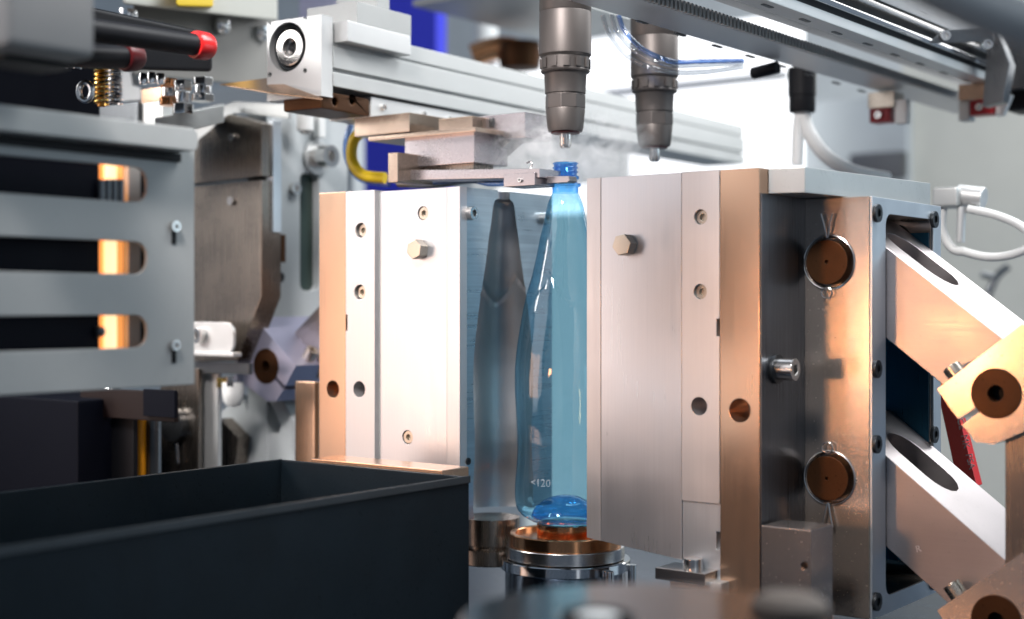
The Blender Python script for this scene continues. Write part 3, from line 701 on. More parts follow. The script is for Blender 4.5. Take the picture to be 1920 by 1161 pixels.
# ------------------------------------------------------------------ nozzles
def noz_prof(pts): return [(r * KB, zb(y)) for r, y in pts]
nz = thing('blow_nozzle', (0, 0, zb(278)), 'nearer grey blow nozzle hanging right above the bottle neck', 'nozzle', 'blow nozzles')
make('barrel', MB().lathe(noz_prof([(0, -130), (49, -130), (49, 22), (48, 24), (49, 26), (49, 104), (47, 106), (46, 108)])), M['nozzle'], nz, bevel=0)
make('lug_ring', MB().lathe(noz_prof([(46, 107), (44.5, 108), (44.5, 132), (46.5, 134), (45, 137), (41, 139)])), M['nozzle'], nz, bevel=0)
for k in range(12):
    a0 = math.radians(30 * k); a1 = a0 + math.radians(15)
    w = MB(); r0_, r1_ = 44.0 * KB, 47.6 * KB
    ps = [(r1_ * math.cos(a0), r1_ * math.sin(a0)), (r1_ * math.cos((a0 + a1) / 2), r1_ * math.sin((a0 + a1) / 2)), (r1_ * math.cos(a1), r1_ * math.sin(a1)), (r0_ * math.cos(a1), r0_ * math.sin(a1)), (r0_ * math.cos(a0), r0_ * math.sin(a0))]
    make('lug', w.prism(ps, 'z', zb(130), zb(112)), M['nozzle'], nz, bevel=0.0003)
make('lower_barrel', MB().lathe(noz_prof([(42, 136), (40, 139), (38, 176), (36, 177.5), (36, 180), (30, 181)])), M['nozzle'], nz, bevel=0)
make('hex_nut', MB().cyl((0, 0, zb(205)), (0, 0, zb(179)), 38.5 * KB, n=8), M['nozzle'], nz, bevel=0.0008)
make('tip', MB().lathe(noz_prof([(36.5, 205), (37, 207), (34, 240), (32, 247), (20, 248), (0, 248)])), M['nozzle'], nz, bevel=0)
make('seal_ring', MB().lathe(noz_prof([(24, 246), (27, 247), (27, 250.5), (24, 251.5), (0, 251.5)])), M['dark_red'], nz, bevel=0)
make('rod', MB().lathe(noz_prof([(11.5, 248), (11.5, 273), (9, 278), (0, 278)]), n=32), M['steel'], nz, bevel=0)
copy_tree(nz, loc=(0, 0.1522, zb(278)), label='farther blow nozzle lit orange, hanging behind the clear hoses')

# ------------------------------------------------------------------ linear actuator beam
A0 = at(604, 157, 1.35); YAWB = math.radians(3.22)
la = thing('linear_actuator', (A0.x, A0.y, A0.z), 'long pale grey linear actuator beam running back above the left mould', 'actuator')
TB = Matrix.Translation(A0) @ Matrix.Rotation(YAWB, 4, 'Z')
def bm_local(mb): return mb.xf(TB)
LB = 0.93
make('profile', bm_local(MB().box(-0.062, -0.001, 0.012, LB, -0.001, 0.054)), M['alu_grey'], la, bevel=0.0008)
make('lower_rib', bm_local(MB().box(-0.062, 0.0035, 0.0125, LB, -0.0012, 0.0125)), M['alu_grey'], la, bevel=0.001)
make('upper_rib', bm_local(MB().box(-0.060, 0.001, 0.075, LB, 0.0405, 0.056)), M['alu_grey'], la, bevel=0.001)
make('middle_rib', bm_local(MB().box(-0.060, 0.0032, 0.0125, LB, 0.0165, 0.037)), M['alu_grey'], la, bevel=0.0008)
c1 = MB()
ec = onY(547, 90, A0.y)
ex, ez = (ec - A0).x, ec.z - A0.z
c1.cyl((ex, -0.02, ez), (ex, 0.010, ez), 0.0235, n=40)
for sx in (-1, 1):
    for sz in (-1, 1): c1.cyl((ex + sx * 0.0225, -0.02, ez + sz * 0.0245), (ex + sx * 0.0225, 0.006, ez + sz * 0.0245), 0.0026, n=14)
make('end_plate', bm_local(MB().box(-0.0665, 0.0025, -0.004, 0.012, -0.012, 0.064)), M['alu_pale'], la, cut=bm_local(c1), bevel=0.0008)
make('bearing_seat', bm_local(MB().cyl((ex, 0.006, ez), (ex, 0.0095, ez), 0.0228, n=40)), M['black'], la, bevel=0)
hub = make('hub', bm_local(MB().cyl((ex, -0.001, ez), (ex, 0.008, ez), 0.0172, n=40)), M['steel'], la, bevel=0.001, cut=bm_local(MB().cyl((ex, -0.004, ez), (ex, 0.006, ez), 0.0085, n=28)))
ring = [(ex + 0.0202 * math.cos(a), 0.002, ez + 0.0202 * math.sin(a)) for a in [k * 2 * math.pi / 28 for k in range(29)]]
make('snap_ring', bm_local(MB().tube(ring, 0.0011, 8, smooth=2)), M['black_screw'], hub, bevel=0)
make('saddle', bm_local(MB().box(-0.055, 0.016, 0.018, 0.115, 0.041, 0.061)), M['alu_pale'], la, bevel=0.0012)
make('saddle_top', bm_local(MB().box(-0.05, 0.014, 0.034, 0.118, 0.0613, 0.082)), M['panel_grey'], la, bevel=0.001)
make('saddle_post', bm_local(MB().box(-0.04, 0.012, 0.066, 0.086, 0.0822, 0.13)), M['panel_grey'], la, bevel=0.001)
# skirt sheet under the beam end
sk = [onY(410, 160, A0.y), onY(500, 152, A0.y), onY(606, 182, A0.y), onY(585, 192, A0.y), onY(520, 192, A0.y)]
single('deflector_sheet', MB().hexa([onY(412, 160, A0.y - 0.01), onY(505, 176, A0.y - 0.02), onY(604, 188, A0.y - 0.02), onY(500, 150, A0.y), onY(412, 158, A0.y - 0.01), onY(505, 172.5, A0.y - 0.02), onY(606, 184, A0.y - 0.02), onY(500, 146, A0.y)]), M['plate'],
       'thin curled copper coloured sheet under the beam end plate', 'sheet', bevel=0.0003)

# ------------------------------------------------------------------ gripper arm under the beam
ga = thing('gripper_arm', (A0.x + 0.06, -0.02, 0.10), 'pinkish metal gripper arm holding the bottle neck', 'gripper arm')
make('carriage', bm_local(MB().box(-0.055, 0.0, 0.072, 0.245, -0.0235, -0.0035)), M['alu_pale'], ga, bevel=0.0008)
make('carriage_end', bm_local(MB().box(-0.05, -0.001, 0.0, 0.0715, -0.023, -0.006)), M['bronze'], ga, bevel=0.003,
     cut=bm_local(MB().cyl((-0.02, 0.02, -0.0145), (0.01, 0.02, -0.0145), 0.0035, n=16).cyl((-0.02, 0.045, -0.0105), (0.01, 0.045, -0.0105), 0.0035, n=16)))
for t in (0.09, 0.155, 0.20):
    p = TB @ Vector((0.0, t, -0.012)); inst('carriage_screw', SMALL, ga, p, (0, 0, math.pi / 2 + YAWB), 0.75)
GY = -0.03
make('hanger', frontY(664, 216, 768, 252, GY - 0.005, 0.06), M['grip_warm'], ga, bevel=0.0008)
make('hanger', frontY(822, 220, 886, 252, GY + 0.01, 0.05), M['grip_warm'], ga, bevel=0.0008)
make('mount_plate', frontY(690, 247, 892, 256, GY - 0.012, 0.07), M['grip_warm'], ga, bevel=0.0006)
make('slide_block', frontY(758, 252, 890, 310, GY - 0.002, 0.05), M['grip'], ga, bevel=0.001)
make('slide_gap', frontY(752, 290, 888, 322, GY + 0.008, 0.03), M['brown_steel'], ga, bevel=0.0006)
make('end_stop', frontY(727, 286, 746, 342, GY - 0.03, 0.05), M['grip_warm'], ga, bevel=0.0008)
make('finger_bar', MB().prism([(q.x, q.z) for q in (onY(746, 338, GY - 0.012), onY(1012, 333, GY - 0.012), onY(1012, 316, GY - 0.012), onY(746, 319, GY - 0.012))], 'y', GY - 0.012, GY + 0.02), M['grip'], ga, bevel=0.0006)
make('finger_pad', frontY(944, 325, 1003, 349, GY - 0.014, 0.03), M['grip'], ga, bevel=0.0006, cut=None)
make('finger', MB().prism([(q.x, q.z) for q in (onY(1000, 345, GY), onY(1064, 342, GY), onY(1068, 338, GY), onY(1066, 330, GY), onY(1000, 331, GY))], 'y', GY, GY + 0.012), M['grip'], ga, bevel=0.0005)
p = onY(1028, 327, GY + 0.01); make('finger_screw', MB().cyl(p, p + Vector((0, 0, 0.004)), 0.0032, n=18), M['steel'], ga, bevel=0.0004)
p = onY(976, 338, GY - 0.014); inst('finger_screw', SMALL, ga, p, (0, 0, 0), 0.5)
make('spring_hook', MB().tube([onY(988, 306, GY) , onY(994, 303, GY), onY(998, 308, GY), onY(995, 314, GY), onY(1000, 320, GY), onY(1006, 326, GY)], 0.0009, 8), M['steel'], ga, bevel=0)
# far body of the transfer head in the steam
make('head_block', frontY(892, 214, 985, 262, 0.0, 0.04), M['grip'], ga, bevel=0.001)
for px in (896, 920):
    make('head_slot', frontY(px - 3, 222, px + 5, 238, -0.0012, 0.001), M['dark_steel'], ga, bevel=0.0002)
make('head_bracket', MB().prism([(q.x, q.z) for q in (onY(900, 262, 0.01), onY(960, 262, 0.01), onY(935, 285, 0.01), onY(905, 310, 0.01))], 'y', 0.01, 0.03), M['dark_steel'], ga, bevel=0.0006)
# hoses at the gripper
def hose(name, pts, r, m, label, cat='hose', group=None): return single(name, MB().tube(pts, r, 14), m, label, cat, group, bevel=0)
hose('yellow_hose', [at(690, 240, 1.47), at(664, 262, 1.47), at(660, 300, 1.47), at(680, 328, 1.46), at(722, 334, 1.45)], 0.0058, M['yellow'], 'thick yellow hose looped in front of the blue panel')
hose('pale_hose', [at(664, 215, 1.50), at(650, 262, 1.50), at(652, 300, 1.50), at(676, 335, 1.49), at(730, 345, 1.47)], 0.0034, M['clear_blue'], 'pale blue clear hose looped outside the yellow hose')
hose('blue_hose', [onY(800, 342, 0.0), onY(880, 338, 0.0), onY(915, 344, 0.0), onY(950, 344, 0.0)], 0.0028, M['clear_blue'], 'clear blue hose lying just above the left mould edge')
hose('black_hose', [onY(748, 343, 0.01), onY(820, 344, 0.01), onY(880, 336, 0.01), onY(940, 334, 0.01)], 0.0045, M['dark_steel'], 'dark hose running under the gripper bar')

# ------------------------------------------------------------------ overhead rail on the right
ZR = 0.2447
rl = thing('overhead_rail', (0.15, 0.3, ZR), 'long toothed guide rail crossing the upper right, seen from below', 'guide rail')
RY0, RY1 = -0.45, 0.765
make('lower_plate', MB().box(0.0755, 0.122, RY0, RY1, ZR, ZR + 0.011), M['strip'], rl, bevel=0.0012)
tb = MB(); y = RY0
while y < 0.66:
    tb.box(0.1222, 0.1262, y, y + 0.0036, ZR + 0.0004, ZR + 0.010); y += 0.0068
t_ = make('tooth_rack', tb, M['alu_pale'], rl, bevel=0); t_['kind'] = 'stuff'
make('mirror_web', MB().box(0.118, 0.19, RY0, RY1 - 0.05, ZR + 0.022, ZR + 0.03), M['dark_steel'], rl, bevel=0.0006)
make('upper_plate', MB().box(0.1825, 0.2035, RY0, 0.74, ZR, ZR + 0.0095), M['alu_pale'], rl, bevel=0.001)
make('guide_bar', MB().box(0.190, 0.2085, RY0, 0.72, ZR + 0.0135, ZR + 0.0195), M['chrome'], rl, bevel=0.0015)
make('guide_core', MB().box(0.186, 0.2020, RY0, 0.73, ZR + 0.0097, ZR + 0.036), M['black'], rl, bevel=0)
make('guide_bar', MB().box(0.190, 0.2085, RY0, 0.72, ZR + 0.0275, ZR + 0.0335), M['steel'], rl, bevel=0.0015)
make('housing', MB().box(0.19, 0.2075, RY0, 0.70, ZR + 0.036, ZR + 0.12), M['housing'], rl, bevel=0.001)
for (px, py) in ((1207, 41), (1279, 65), (1348, 87), (1410, 106), (1469, 124), (1521, 141), (1571, 156), (1619, 171)):
    q = onZ(px, py, ZR); make('slot_plug', MB().prism([(q.x - 0.002 + 0.0022 * math.cos(a), q.y + (0.007 if math.sin(a) > 0 else -0.007) + 0.0022 * math.sin(a)) for a in [k * math.pi / 6 for k in range(12)]], 'z', ZR - 0.0005, ZR + 0.001), M['black_screw'], rl, bevel=0)
for (px, py) in ((1439, 11), (1509, 38), (1569, 62), (1627, 83), (1678, 103), (1725, 120), (1770, 137), (1812, 152)):
    q = onZ(px, py, ZR); make('slot_plug', MB().prism([(q.x + 0.0022 * math.cos(a), q.y + (0.007 if math.sin(a) > 0 else -0.007) + 0.0022 * math.sin(a)) for a in [k * math.pi / 6 for k in range(12)]], 'z', ZR - 0.0005, ZR + 0.001), M['black_screw'], rl, bevel=0)
make('end_plate', MB().box(0.186, 0.238, 0.565, 0.585, ZR - 0.004, ZR + 0.075), M['dark_steel'], rl, bevel=0.002)
# lever on the rail end
lv = thing('rail_lever', tuple(at(1800, 70, 1.42)), 'dark flat lever with two bolts near the rail end', 'lever')
d_ = 1.40
make('arm', MB().hexa([at(1752, 66, d_), at(1776, 60, d_), at(1864, 52, d_), at(1858, 80, d_), at(1752, 72, d_ + 0.02), at(1776, 84, d_ + 0.02), at(1862, 82, d_ + 0.02), at(1864, 50, d_ + 0.02)][:0] or
     [at(1740, 82, d_), at(1864, 78, d_), at(1864, 78, d_ + .02), at(1740, 82, d_ + .02), at(1765, 58, d_), at(1864, 48, d_), at(1864, 48, d_ + .02), at(1765, 58, d_ + .02)]), M['dark_steel'], lv, bevel=0.001)
for px, py in ((1771, 68), (1850, 84)): inst('lever_bolt', SMALL, lv, at(px, py, d_ - 0.001), (0, 0, YAW), 1.2)
single('end_bracket', MB().prism([(q.x, q.z) for q in (onY(1842, 200, 0.47), onY(1880, 190, 0.47), onY(1893, 120, 0.47), onY(1868, 50, 0.47), onY(1850, 90, 0.47))], 'y', 0.47, 0.49), M['dark_steel'], 'dark slanted end bracket beside the red block at far right', 'bracket', bevel=0.001)
single('dark_cover', frontY(1880, 70, 1990, 205, 0.60, 0.05), M['black'], 'black blurred cover at the upper right edge', 'cover', bevel=0.006)
single('grey_pipe', MB().tube([at(1690, -70, 0.62), at(1830, 0, 0.62), at(1990, 62, 0.62)], 0.0125, 24, smooth=4), M['alu_grey'], 'blurred grey round pipe in the upper right corner', 'pipe', bevel=0)
# red blocks
def red_block(px0, py0, px1, py1, Y, label):
    t = thing('red_block', tuple(onY((px0 + px1) / 2, py1, Y)), label, 'sensor block', 'red blocks under the rail')
    make('body', frontY(px0, py0, px1, py1, Y, 0.022), M['red'], t, bevel=0.0008)
    p = onY((px0 + px1) / 2 - 1, (py0 + py1) / 2, Y)
    inst('block_screw', SMALL, t, p, (0, 0, 0), 1.0)
    return t
r1 = red_block(1630, 203, 1668, 229, 0.50, 'red block with a screw under the rail middle')
make('bracket', frontY(1627, 172, 1676, 202, 0.502, 0.03), M['screw'], r1, bevel=0.0006)
make('tab', frontY(1677, 186, 1700, 232, 0.505, 0.012), M['alu_pale'], r1, bevel=0.001)
r2 = red_block(1818, 187, 1860, 215, 0.52, 'red block with a screw at the rail end, far right')
make('bracket', frontY(1797, 156, 1862, 186, 0.522, 0.03), M['plate'], r2, bevel=0.0006)
make('side_plate', frontY(1797, 190, 1817, 226, 0.53, 0.02), M['alu_grey'], r2, bevel=0.0006)
make('tab', MB().prism([(q.x, q.z) for q in (onY(1866, 218, 0.525), onY(1880, 216, 0.525), onY(1896, 178, 0.525), onY(1880, 175, 0.525), onY(1868, 190, 0.525))], 'y', 0.525, 0.535), M['alu_pale'], r2, bevel=0.0006)
# hose connector
hc = thing('hose_connector', tuple(at(1503, 300, 1.62)), 'white branching hose hanging from a black collar behind the right mould', 'hose connector')
make('collar', MB().lathe([(0, 0.0), (0.0140, 0), (0.0148, 0.002), (0.0148, 0.018), (0.0158, 0.019), (0.0158, 0.050), (0, 0.052)], c=at(1504, 211, 1.62)), M['black'], hc, bevel=0)
make('straight_hose', MB().tube([at(1500, 208, 1.62), at(1496, 240, 1.62), at(1494, 310, 1.62)], 0.0062, 16), M['white'], hc, bevel=0)
make('curved_hose', MB().tube([at(1505, 208, 1.62), at(1514, 245, 1.62), at(1548, 292, 1.62), at(1600, 322, 1.62), at(1665, 336, 1.63)], 0.0080, 16), M['white'], hc, bevel=0)
# clear hoses at the second nozzle
for i, (dx, dy, m, lab) in enumerate(((0, 0, 'clear', 'lowest clear air hose curving past the farther nozzle'), (16, -8, 'clear', 'middle clear air hose curving past the farther nozzle'), (30, -12, 'clear_blue', 'uppermost bluish air hose curving past the farther nozzle'))):
    k = 1 - 0.12 * i
    hose('air_hose', [at(1130 + dx, 28, 1.36), at(1142 + dx, 62 + dy * .3, 1.36), at(1178 + dx, 106 + dy, 1.35), at(1240 + dx * .7, 132 + dy * 1.4, 1.34), at(1310, 136 + dy * 1.7, 1.38), at(1392, 126 + dy, 1.44)], 0.0024, M[m], lab, 'hose', 'air hoses at the farther nozzle')
q = at(1440, 130, 1.46)
single('hose_fitting', MB().cyl(at(1412, 138, 1.46), at(1458, 126, 1.44), 0.0062, n=20), M['black'], 'small black fitting where the clear hoses end', 'fitting')

# ------------------------------------------------------------------ pneumatic fittings far right
vf = thing('air_valve', tuple(at(1790, 395, 1.75)), 'blurred grey air valve with push-in fittings beside the cap', 'valve')
make('valve_body', frontY(1747, 350, 1795, 388, 0.33, 0.04), M['alu_grey'], vf, bevel=0.003)
make('knob', MB().cyl(onY(1795, 366, 0.35), onY(1846, 372, 0.35), 0.011, n=24), M['alu_pale'], vf, bevel=0.002)
make('elbow', MB().tube([onY(1768, 385, 0.34), onY(1766, 430, 0.34), onY(1785, 466, 0.34), onY(1808, 472, 0.34)], 0.0045, 12), M['white'], vf, bevel=0)
make('stem', MB().cyl(onY(1803, 388, 0.34), onY(1800, 455, 0.34), 0.0045, n=16), M['alu_pale'], vf, bevel=0.0005)
hose('white_hose', [onY(1815, 392, 0.34), onY(1868, 404, 0.34), onY(1915, 425, 0.34), onY(1938, 455, 0.34), onY(1900, 477, 0.34), onY(1850, 482, 0.34), onY(1800, 470, 0.34)], 0.0042, M['white'], 'white hose looping right from the air valve')
single('cable_clip', MB().tube([at(1850, 560, 2.2), at(1868, 520, 2.2), at(1890, 500, 2.2)], 0.006, 10).tube([at(1840, 515, 2.2), at(1870, 522, 2.2)], 0.005, 10), M['dark_steel'], 'blurred dark clip on the beige wall right of the hose loop', 'clip', bevel=0)
# red strap with white lettering
rs = thing('red_bar', tuple(onY(1800, 915, 0.20)), 'red slanted bar with white letters behind the right frame', 'bar')
RQ = [(1750, 700), (1778, 700), (1832, 912), (1796, 912)]
make('bar', MB().prism([(q.x, q.z) for q in (onY(a, b, 0.20) for a, b in RQ)], 'y', 0.20, 0.215), M['bright_red'], rs, bevel=0.001)
fc = bpy.data.curves.new('lettering', 'FONT'); fc.body = 'CE  MK  PSA'; fc.size = 0.0085; fc.extrude = 0.0002; fc.align_x = 'CENTER'; fc.align_y = 'CENTER'
fo = bpy.data.objects.new('tmp', fc); COL.objects.link(fo); bpy.context.view_layer.update()
me = bpy.data.meshes.new_from_object(fo.evaluated_get(bpy.context.evaluated_depsgraph_get())); bpy.data.objects.remove(fo)
c = onY(1811, 832, 0.1996)
me.transform(Matrix.Translation(c - WL[rs.name]) @ Matrix.Rotation(math.radians(-75), 4, 'Y').inverted() @ Matrix.Rotation(math.pi / 2, 4, 'X') if False else Matrix.Translation(c - WL[rs.name]) @ Matrix.Rotation(math.radians(76), 4, 'Y') @ Matrix.Rotation(math.pi / 2, 4, 'X'))
lo = bpy.data.objects.new('lettering', me); COL.objects.link(lo); lo.parent = rs; me.materials.append(M['print']); WL[lo.name] = WL[rs.name]
single('side_post', frontY(1884, 800, 1960, 1075, 0.01, 0.03), M['brown_steel'], 'brownish upright post at the right edge below the upper knuckle', 'post', bevel=0.001)

# ------------------------------------------------------------------ left: folded bracket
LY = -0.02
bk = thing('folded_bracket', tuple(onY(430, 690, LY)), 'brown grey steel bracket plates behind the slotted guard', 'bracket')
def polyY(pts, Y, th): return MB().prism([(q.x, q.z) for q in (onY(a, b, Y) for a, b in pts)], 'y', Y, Y + th)
make('upper_plate', polyY([(330, 348), (490, 330), (490, 231), (428, 214), (372, 262), (330, 280)], LY, 0.028), M['brown_steel'], bk, bevel=0.0008)
make('lower_plate', polyY([(330, 690), (470, 690), (445, 672), (490, 556), (490, 337), (330, 354)], LY, 0.028) if False else polyY([(330, 678), (444, 678), (490, 556), (490, 337), (330, 354)], LY, 0.028), M['brown_steel'], bk, bevel=0.0008)
for px, py in ((438, 258), (436, 377)): inst('plate_screw', SMALL, bk, onY(px, py, LY), (0, 0, 0), 1.0)
make('edge_bar', sideX(512, 226, 528, 436, onY(513, 330, LY + 0.02).x + 0.006, 0.008), M['frame'], bk, bevel=0.0006)
make('foot_bar', frontY(330, 679, 466, 700, LY - 0.02, 0.006), M['dark_steel'], bk, bevel=0.0006)
at_ = thing('angle_tab', tuple(onY(400, 660, LY - 0.03)), 'small pale angle tab with round screw on the bracket foot', 'tab')
make('tab', MB().prism(rrect(onY(330, 630, LY - 0.028).x, onY(437, 630, LY - 0.028).x, onY(400, 664, LY - 0.028).z, onY(400, 604, LY - 0.028).z, 0.012), 'y', LY - 0.028, LY - 0.024), M['alu_pale'], at_, bevel=0.0006)
inst('tab_screw', SMALL, at_, onY(378, 629, LY - 0.028), (0, 0, 0), 2.0)
make('lip', frontY(340, 660, 437, 668, LY - 0.036, 0.012), M['alu_pale'], at_, bevel=0.001)
# ------------------------------------------------------------------ left platen with bolts and window
XPL = -0.415
pl = thing('left_platen', tuple(onX(560, 880, XPL)), 'pale platen wall with protruding bolt between bracket and left mould', 'platen')
c1 = MB(); ya, yb_ = onX(563, 430, XPL).y, onX(598, 430, XPL).y
c1.prism(rrect(ya, yb_, onX(580, 545, XPL).z, onX(580, 325, XPL).z, 0.008), 'x', XPL - 0.012, XPL + 0.01)
make('plate', sideX(500, 205, 652, 900, XPL, 0.03), M['wall_pale'], pl, cut=c1, bevel=0.001)
make('window_pane', MB().box(XPL - 0.0125, XPL - 0.010, ya - 0.002, yb_ + 0.002, onX(580, 547, XPL).z, onX(580, 323, XPL).z), M['green'], pl, bevel=0)
p = onX(592, 295, XPL)
make('bolt_washer', MB().cyl((XPL, p.y, p.z), (XPL + 0.004, p.y, p.z), 0.020, n=32), M['alu_pale'], pl, bevel=0.001)
inst('platen_bolt', SOCKL, pl, (XPL + 0.004, p.y, p.z), (0, 0, math.pi / 2), 1.5)
p = onX(550, 354, XPL); inst('platen_bolt', SMALL, pl, (XPL, p.y, p.z), (0, 0, math.pi / 2), 1.6)
for py in (478, 520): inst('platen_bolt', SOCKD, pl, onX(524, py, XPL), (0, 0, math.pi / 2), 0.8)
rm_ = thing('white_ram', tuple(onX(572, 246, XPL + 0.02)), 'white upright ram behind the curled copper sheet', 'ram')
make('cylinder', MB().cyl(onX(572, 246, XPL + 0.02), onX(572, 196, XPL + 0.02), 0.0095, n=24), M['white'], rm_, bevel=0.001)
make('rod_end', MB().cyl(onX(572, 252, XPL + 0.02), onX(572, 246.5, XPL + 0.02), 0.006, n=20), M['steel'], rm_, bevel=0.001)
single('white_bar', sideX(598, 190, 611, 258, XPL + 0.012, 0.01), M['white'], 'narrow white upright bar above the large platen bolt', 'bar', bevel=0.001)
single('bronze_strip', sideX(528, 440, 536, 492, XPL + 0.006, 0.005), M['bronze'], 'small bronze strip beside the bracket edge bar', 'strip', bevel=0.0006)
# lower left light block with slot
lb = thing('slotted_block', tuple(onX(500, 870, -0.36)), 'white slotted block above the tray corner', 'block')
c1 = MB().cyl(onX(497, 775, -0.35), onX(497, 775, -0.35) + Vector((-0.1, 0, 0)), 0.020, n=32)
make('block', polyY([(415, 772), (450, 740), (530, 752), (552, 790), (552, 880), (415, 880)], 0.03, 0.03), M['wall_pale'], lb, bevel=0.0015,
     cut=MB().prism([(q.x, q.z) for q in (onY(a, b, 0.03) for a, b in ((452, 735), (500, 742), (526, 800), (522, 812), (498, 814), (474, 800)))], 'y', 0.0, 0.05))
make('wedge', polyY([(412, 880), (412, 785), (447, 822), (440, 880)], 0.01, 0.018), M['brown_steel'], lb, bevel=0.0006)
single('guide_column', frontY(552, 715, 590, 900, -0.02, 0.008), M['plate'], 'pinkish upright column just left of the left mould plate', 'column', bevel=0.002)
vp = thing('hydraulic_fitting', tuple(onY(425, 760, -0.03)), 'white fitting with brass nut hanging under the bracket foot', 'fitting')
make('cup', MB().lathe([(0, -0.012), (0.007, -0.0105), (0.0105, -0.005), (0.0115, 0.004), (0.0115, 0.014), (0, 0.014)], c=onY(437, 742, -0.03)), M['white'], vp, bevel=0)
make('nut', MB().cyl(onY(415, 727, -0.035), onY(415, 708, -0.035), 0.0055, n=6), M['gold'], vp, bevel=0.0004)
make('nut', MB().cyl(onY(434, 725, -0.035), onY(434, 704, -0.035), 0.0065, n=6), M['steel'], vp, bevel=0.0004)
single('upright_bar', frontY(372, 700, 408, 900, -0.03, 0.006), M['alu_pale'], 'pale upright bar above the tray beside the round pin', 'bar', bevel=0.001)
pp = thing('pin_plate', tuple(onY(335, 890, -0.04)), 'olive steel plate carrying a dark round pin above the tray', 'plate')
make('plate', frontY(300, 690, 371, 900, -0.045, 0.006), M['brown_steel'], pp, bevel=0.001)
p = onY(334, 797, -0.045)
o = make('pin', MB().cyl(p, p + Vector((0, -0.010, 0)), 0.0178, n=36), M['dark_steel'], pp, bevel=0.0008)
make('wire_loop', MB().tube([p + Vector((0.004, -0.004, 0.018)), p + Vector((0.003, -0.006, 0.026)), p + Vector((0.007, -0.005, 0.029))], 0.001, 8), M['steel'], o, bevel=0)
make('wire_leg', MB().tube([p + Vector((0.004, -0.005, -0.019)), p + Vector((0.006, -0.005, -0.040))], 0.0014, 8), M['steel'], o, bevel=0)
# dark stand at lower left
st = thing('dark_stand', tuple(at(220, 890, 1.30)), 'black machine stand with brown head left of the tray back', 'stand')
make('head', frontY(150, 731, 326, 786, -0.16, 0.006), M['stand_brown'], st, bevel=0.001)
make('column', frontY(184, 784, 250, 910, -0.15, 0.006), M['black'], st, bevel=0.001)
make('post', MB().cyl(onY(163, 910, -0.16), onY(163, 800, -0.16), 0.010, n=20), M['black'], st, bevel=0.001)
make('post_tip', MB().lathe([(0, 0.009), (0.006, 0.008), (0.009, 0.004), (0.009, -0.002), (0, -0.002)], c=onY(155, 790, -0.16)), M['chrome'], st, bevel=0)
make('head_screw', MB().lathe([(0, 0.004), (0.004, 0.0035), (0.0055, 0.0), (0, -0.001)], c=onY(203, 731, -0.15)), M['chrome'], st, bevel=0)
make('side_cover', frontY(268, 731, 327, 782, -0.165, 0.004), M['navy'], st, bevel=0.0006)
single('amber_rod', MB().cyl(onY(262, 915, -0.13), onY(262, 785, -0.13), 0.0065, n=24), M['amber'], 'glossy amber rod standing behind the tray', 'rod')
single('guide_post', MB().cyl(onY(287, 915, -0.12), onY(287, 785, -0.12), 0.006, n=24), M['dark_steel'], 'thin dark post right of the amber rod', 'post')
single('navy_cabinet', frontY(-120, 742, 146, 960, -0.19, 0.10), M['navy'], 'dark navy box under the slotted guard at left', 'cabinet', bevel=0.003)

# ------------------------------------------------------------------ top left
fb = single('grey_block', MB().box(*(lambda a, b: (a.x, b.x, a.y, a.y + 0.06, a.z, b.z))(at(-60, 100, 0.82), at(98, -40, 0.82))), M['corner_grey'], 'blurred grey block in the upper left corner', 'block', bevel=0.006)
single('under_block', MB().box(*(lambda a, b: (a.x, b.x, a.y, a.y + 0.05, a.z, b.z))(at(-60, 124, 0.84), at(86, 70, 0.84))), M['black'], 'black block under the grey corner block', 'block', bevel=0.006)
def rod(name, p, q, r, m, label, cap=None):
    t = thing(name, tuple(q), label, 'rod', 'black rods at the upper left')
    make('shaft', MB().cyl(p, q, r, n=24), M['black'], t, bevel=0.001)
    d = (q - p).normalized()
    make('end_cap', MB().cyl(q - d * 0.002, q + d * 0.016, r * 1.35, r * 1.25, n=28), M[cap], t, bevel=0.004)
rod('capped_rod', at(60, 40, 1.00), at(365, 84, 1.12), 0.0085, 'black', 'black rod ending in a bright red cap', 'bright_red')
rod('capped_rod', at(60, 105, 1.02), at(232, 107, 1.10), 0.0085, 'black', 'shorter black rod with a dark red cap', 'dark_red')
hb = thing('head_beam', tuple(at(400, 150, 1.60)), 'blurred grey overhead beam left of the actuator with round bolts', 'beam')
make('beam', MB().hexa([at(250, 140, 1.50), at(520, 165, 1.72), at(520, 165, 1.80), at(250, 140, 1.60), at(250, 5, 1.50), at(520, 20, 1.72), at(520, 20, 1.80), at(250, 5, 1.60)]), M['beam_grey'], hb, bevel=0.002)
for px, py, d in ((415, 48, 1.62), (489, 62, 1.69), (290, 98, 1.52), (240, 30, 1.48)):
    make('bolt', MB().lathe([(0, -0.010), (0.007, -0.009), (0.010, -0.004), (0.010, 0.006), (0, 0.008)], c=at(px, py, d)), M['chrome'], hb, bevel=0)
single('yellow_cover', MB().hexa([at(330, 12, 1.45), at(400, 14, 1.5), at(400, 14, 1.56), at(330, 12, 1.5), at(330, -40, 1.45), at(400, -40, 1.5), at(400, -40, 1.56), at(330, -40, 1.5)]), M['yellow'], 'blurred yellow cover at the top edge', 'cover', bevel=0.003)
single('cream_cover', MB().hexa([at(230, 8, 1.42), at(520, 40, 1.62), at(520, 40, 1.7), at(230, 8, 1.5), at(230, -60, 1.42), at(520, -60, 1.62), at(520, -60, 1.7), at(230, -60, 1.5)]), M['wall_beige'], 'blurred cream cover along the top edge', 'cover', bevel=0.004)
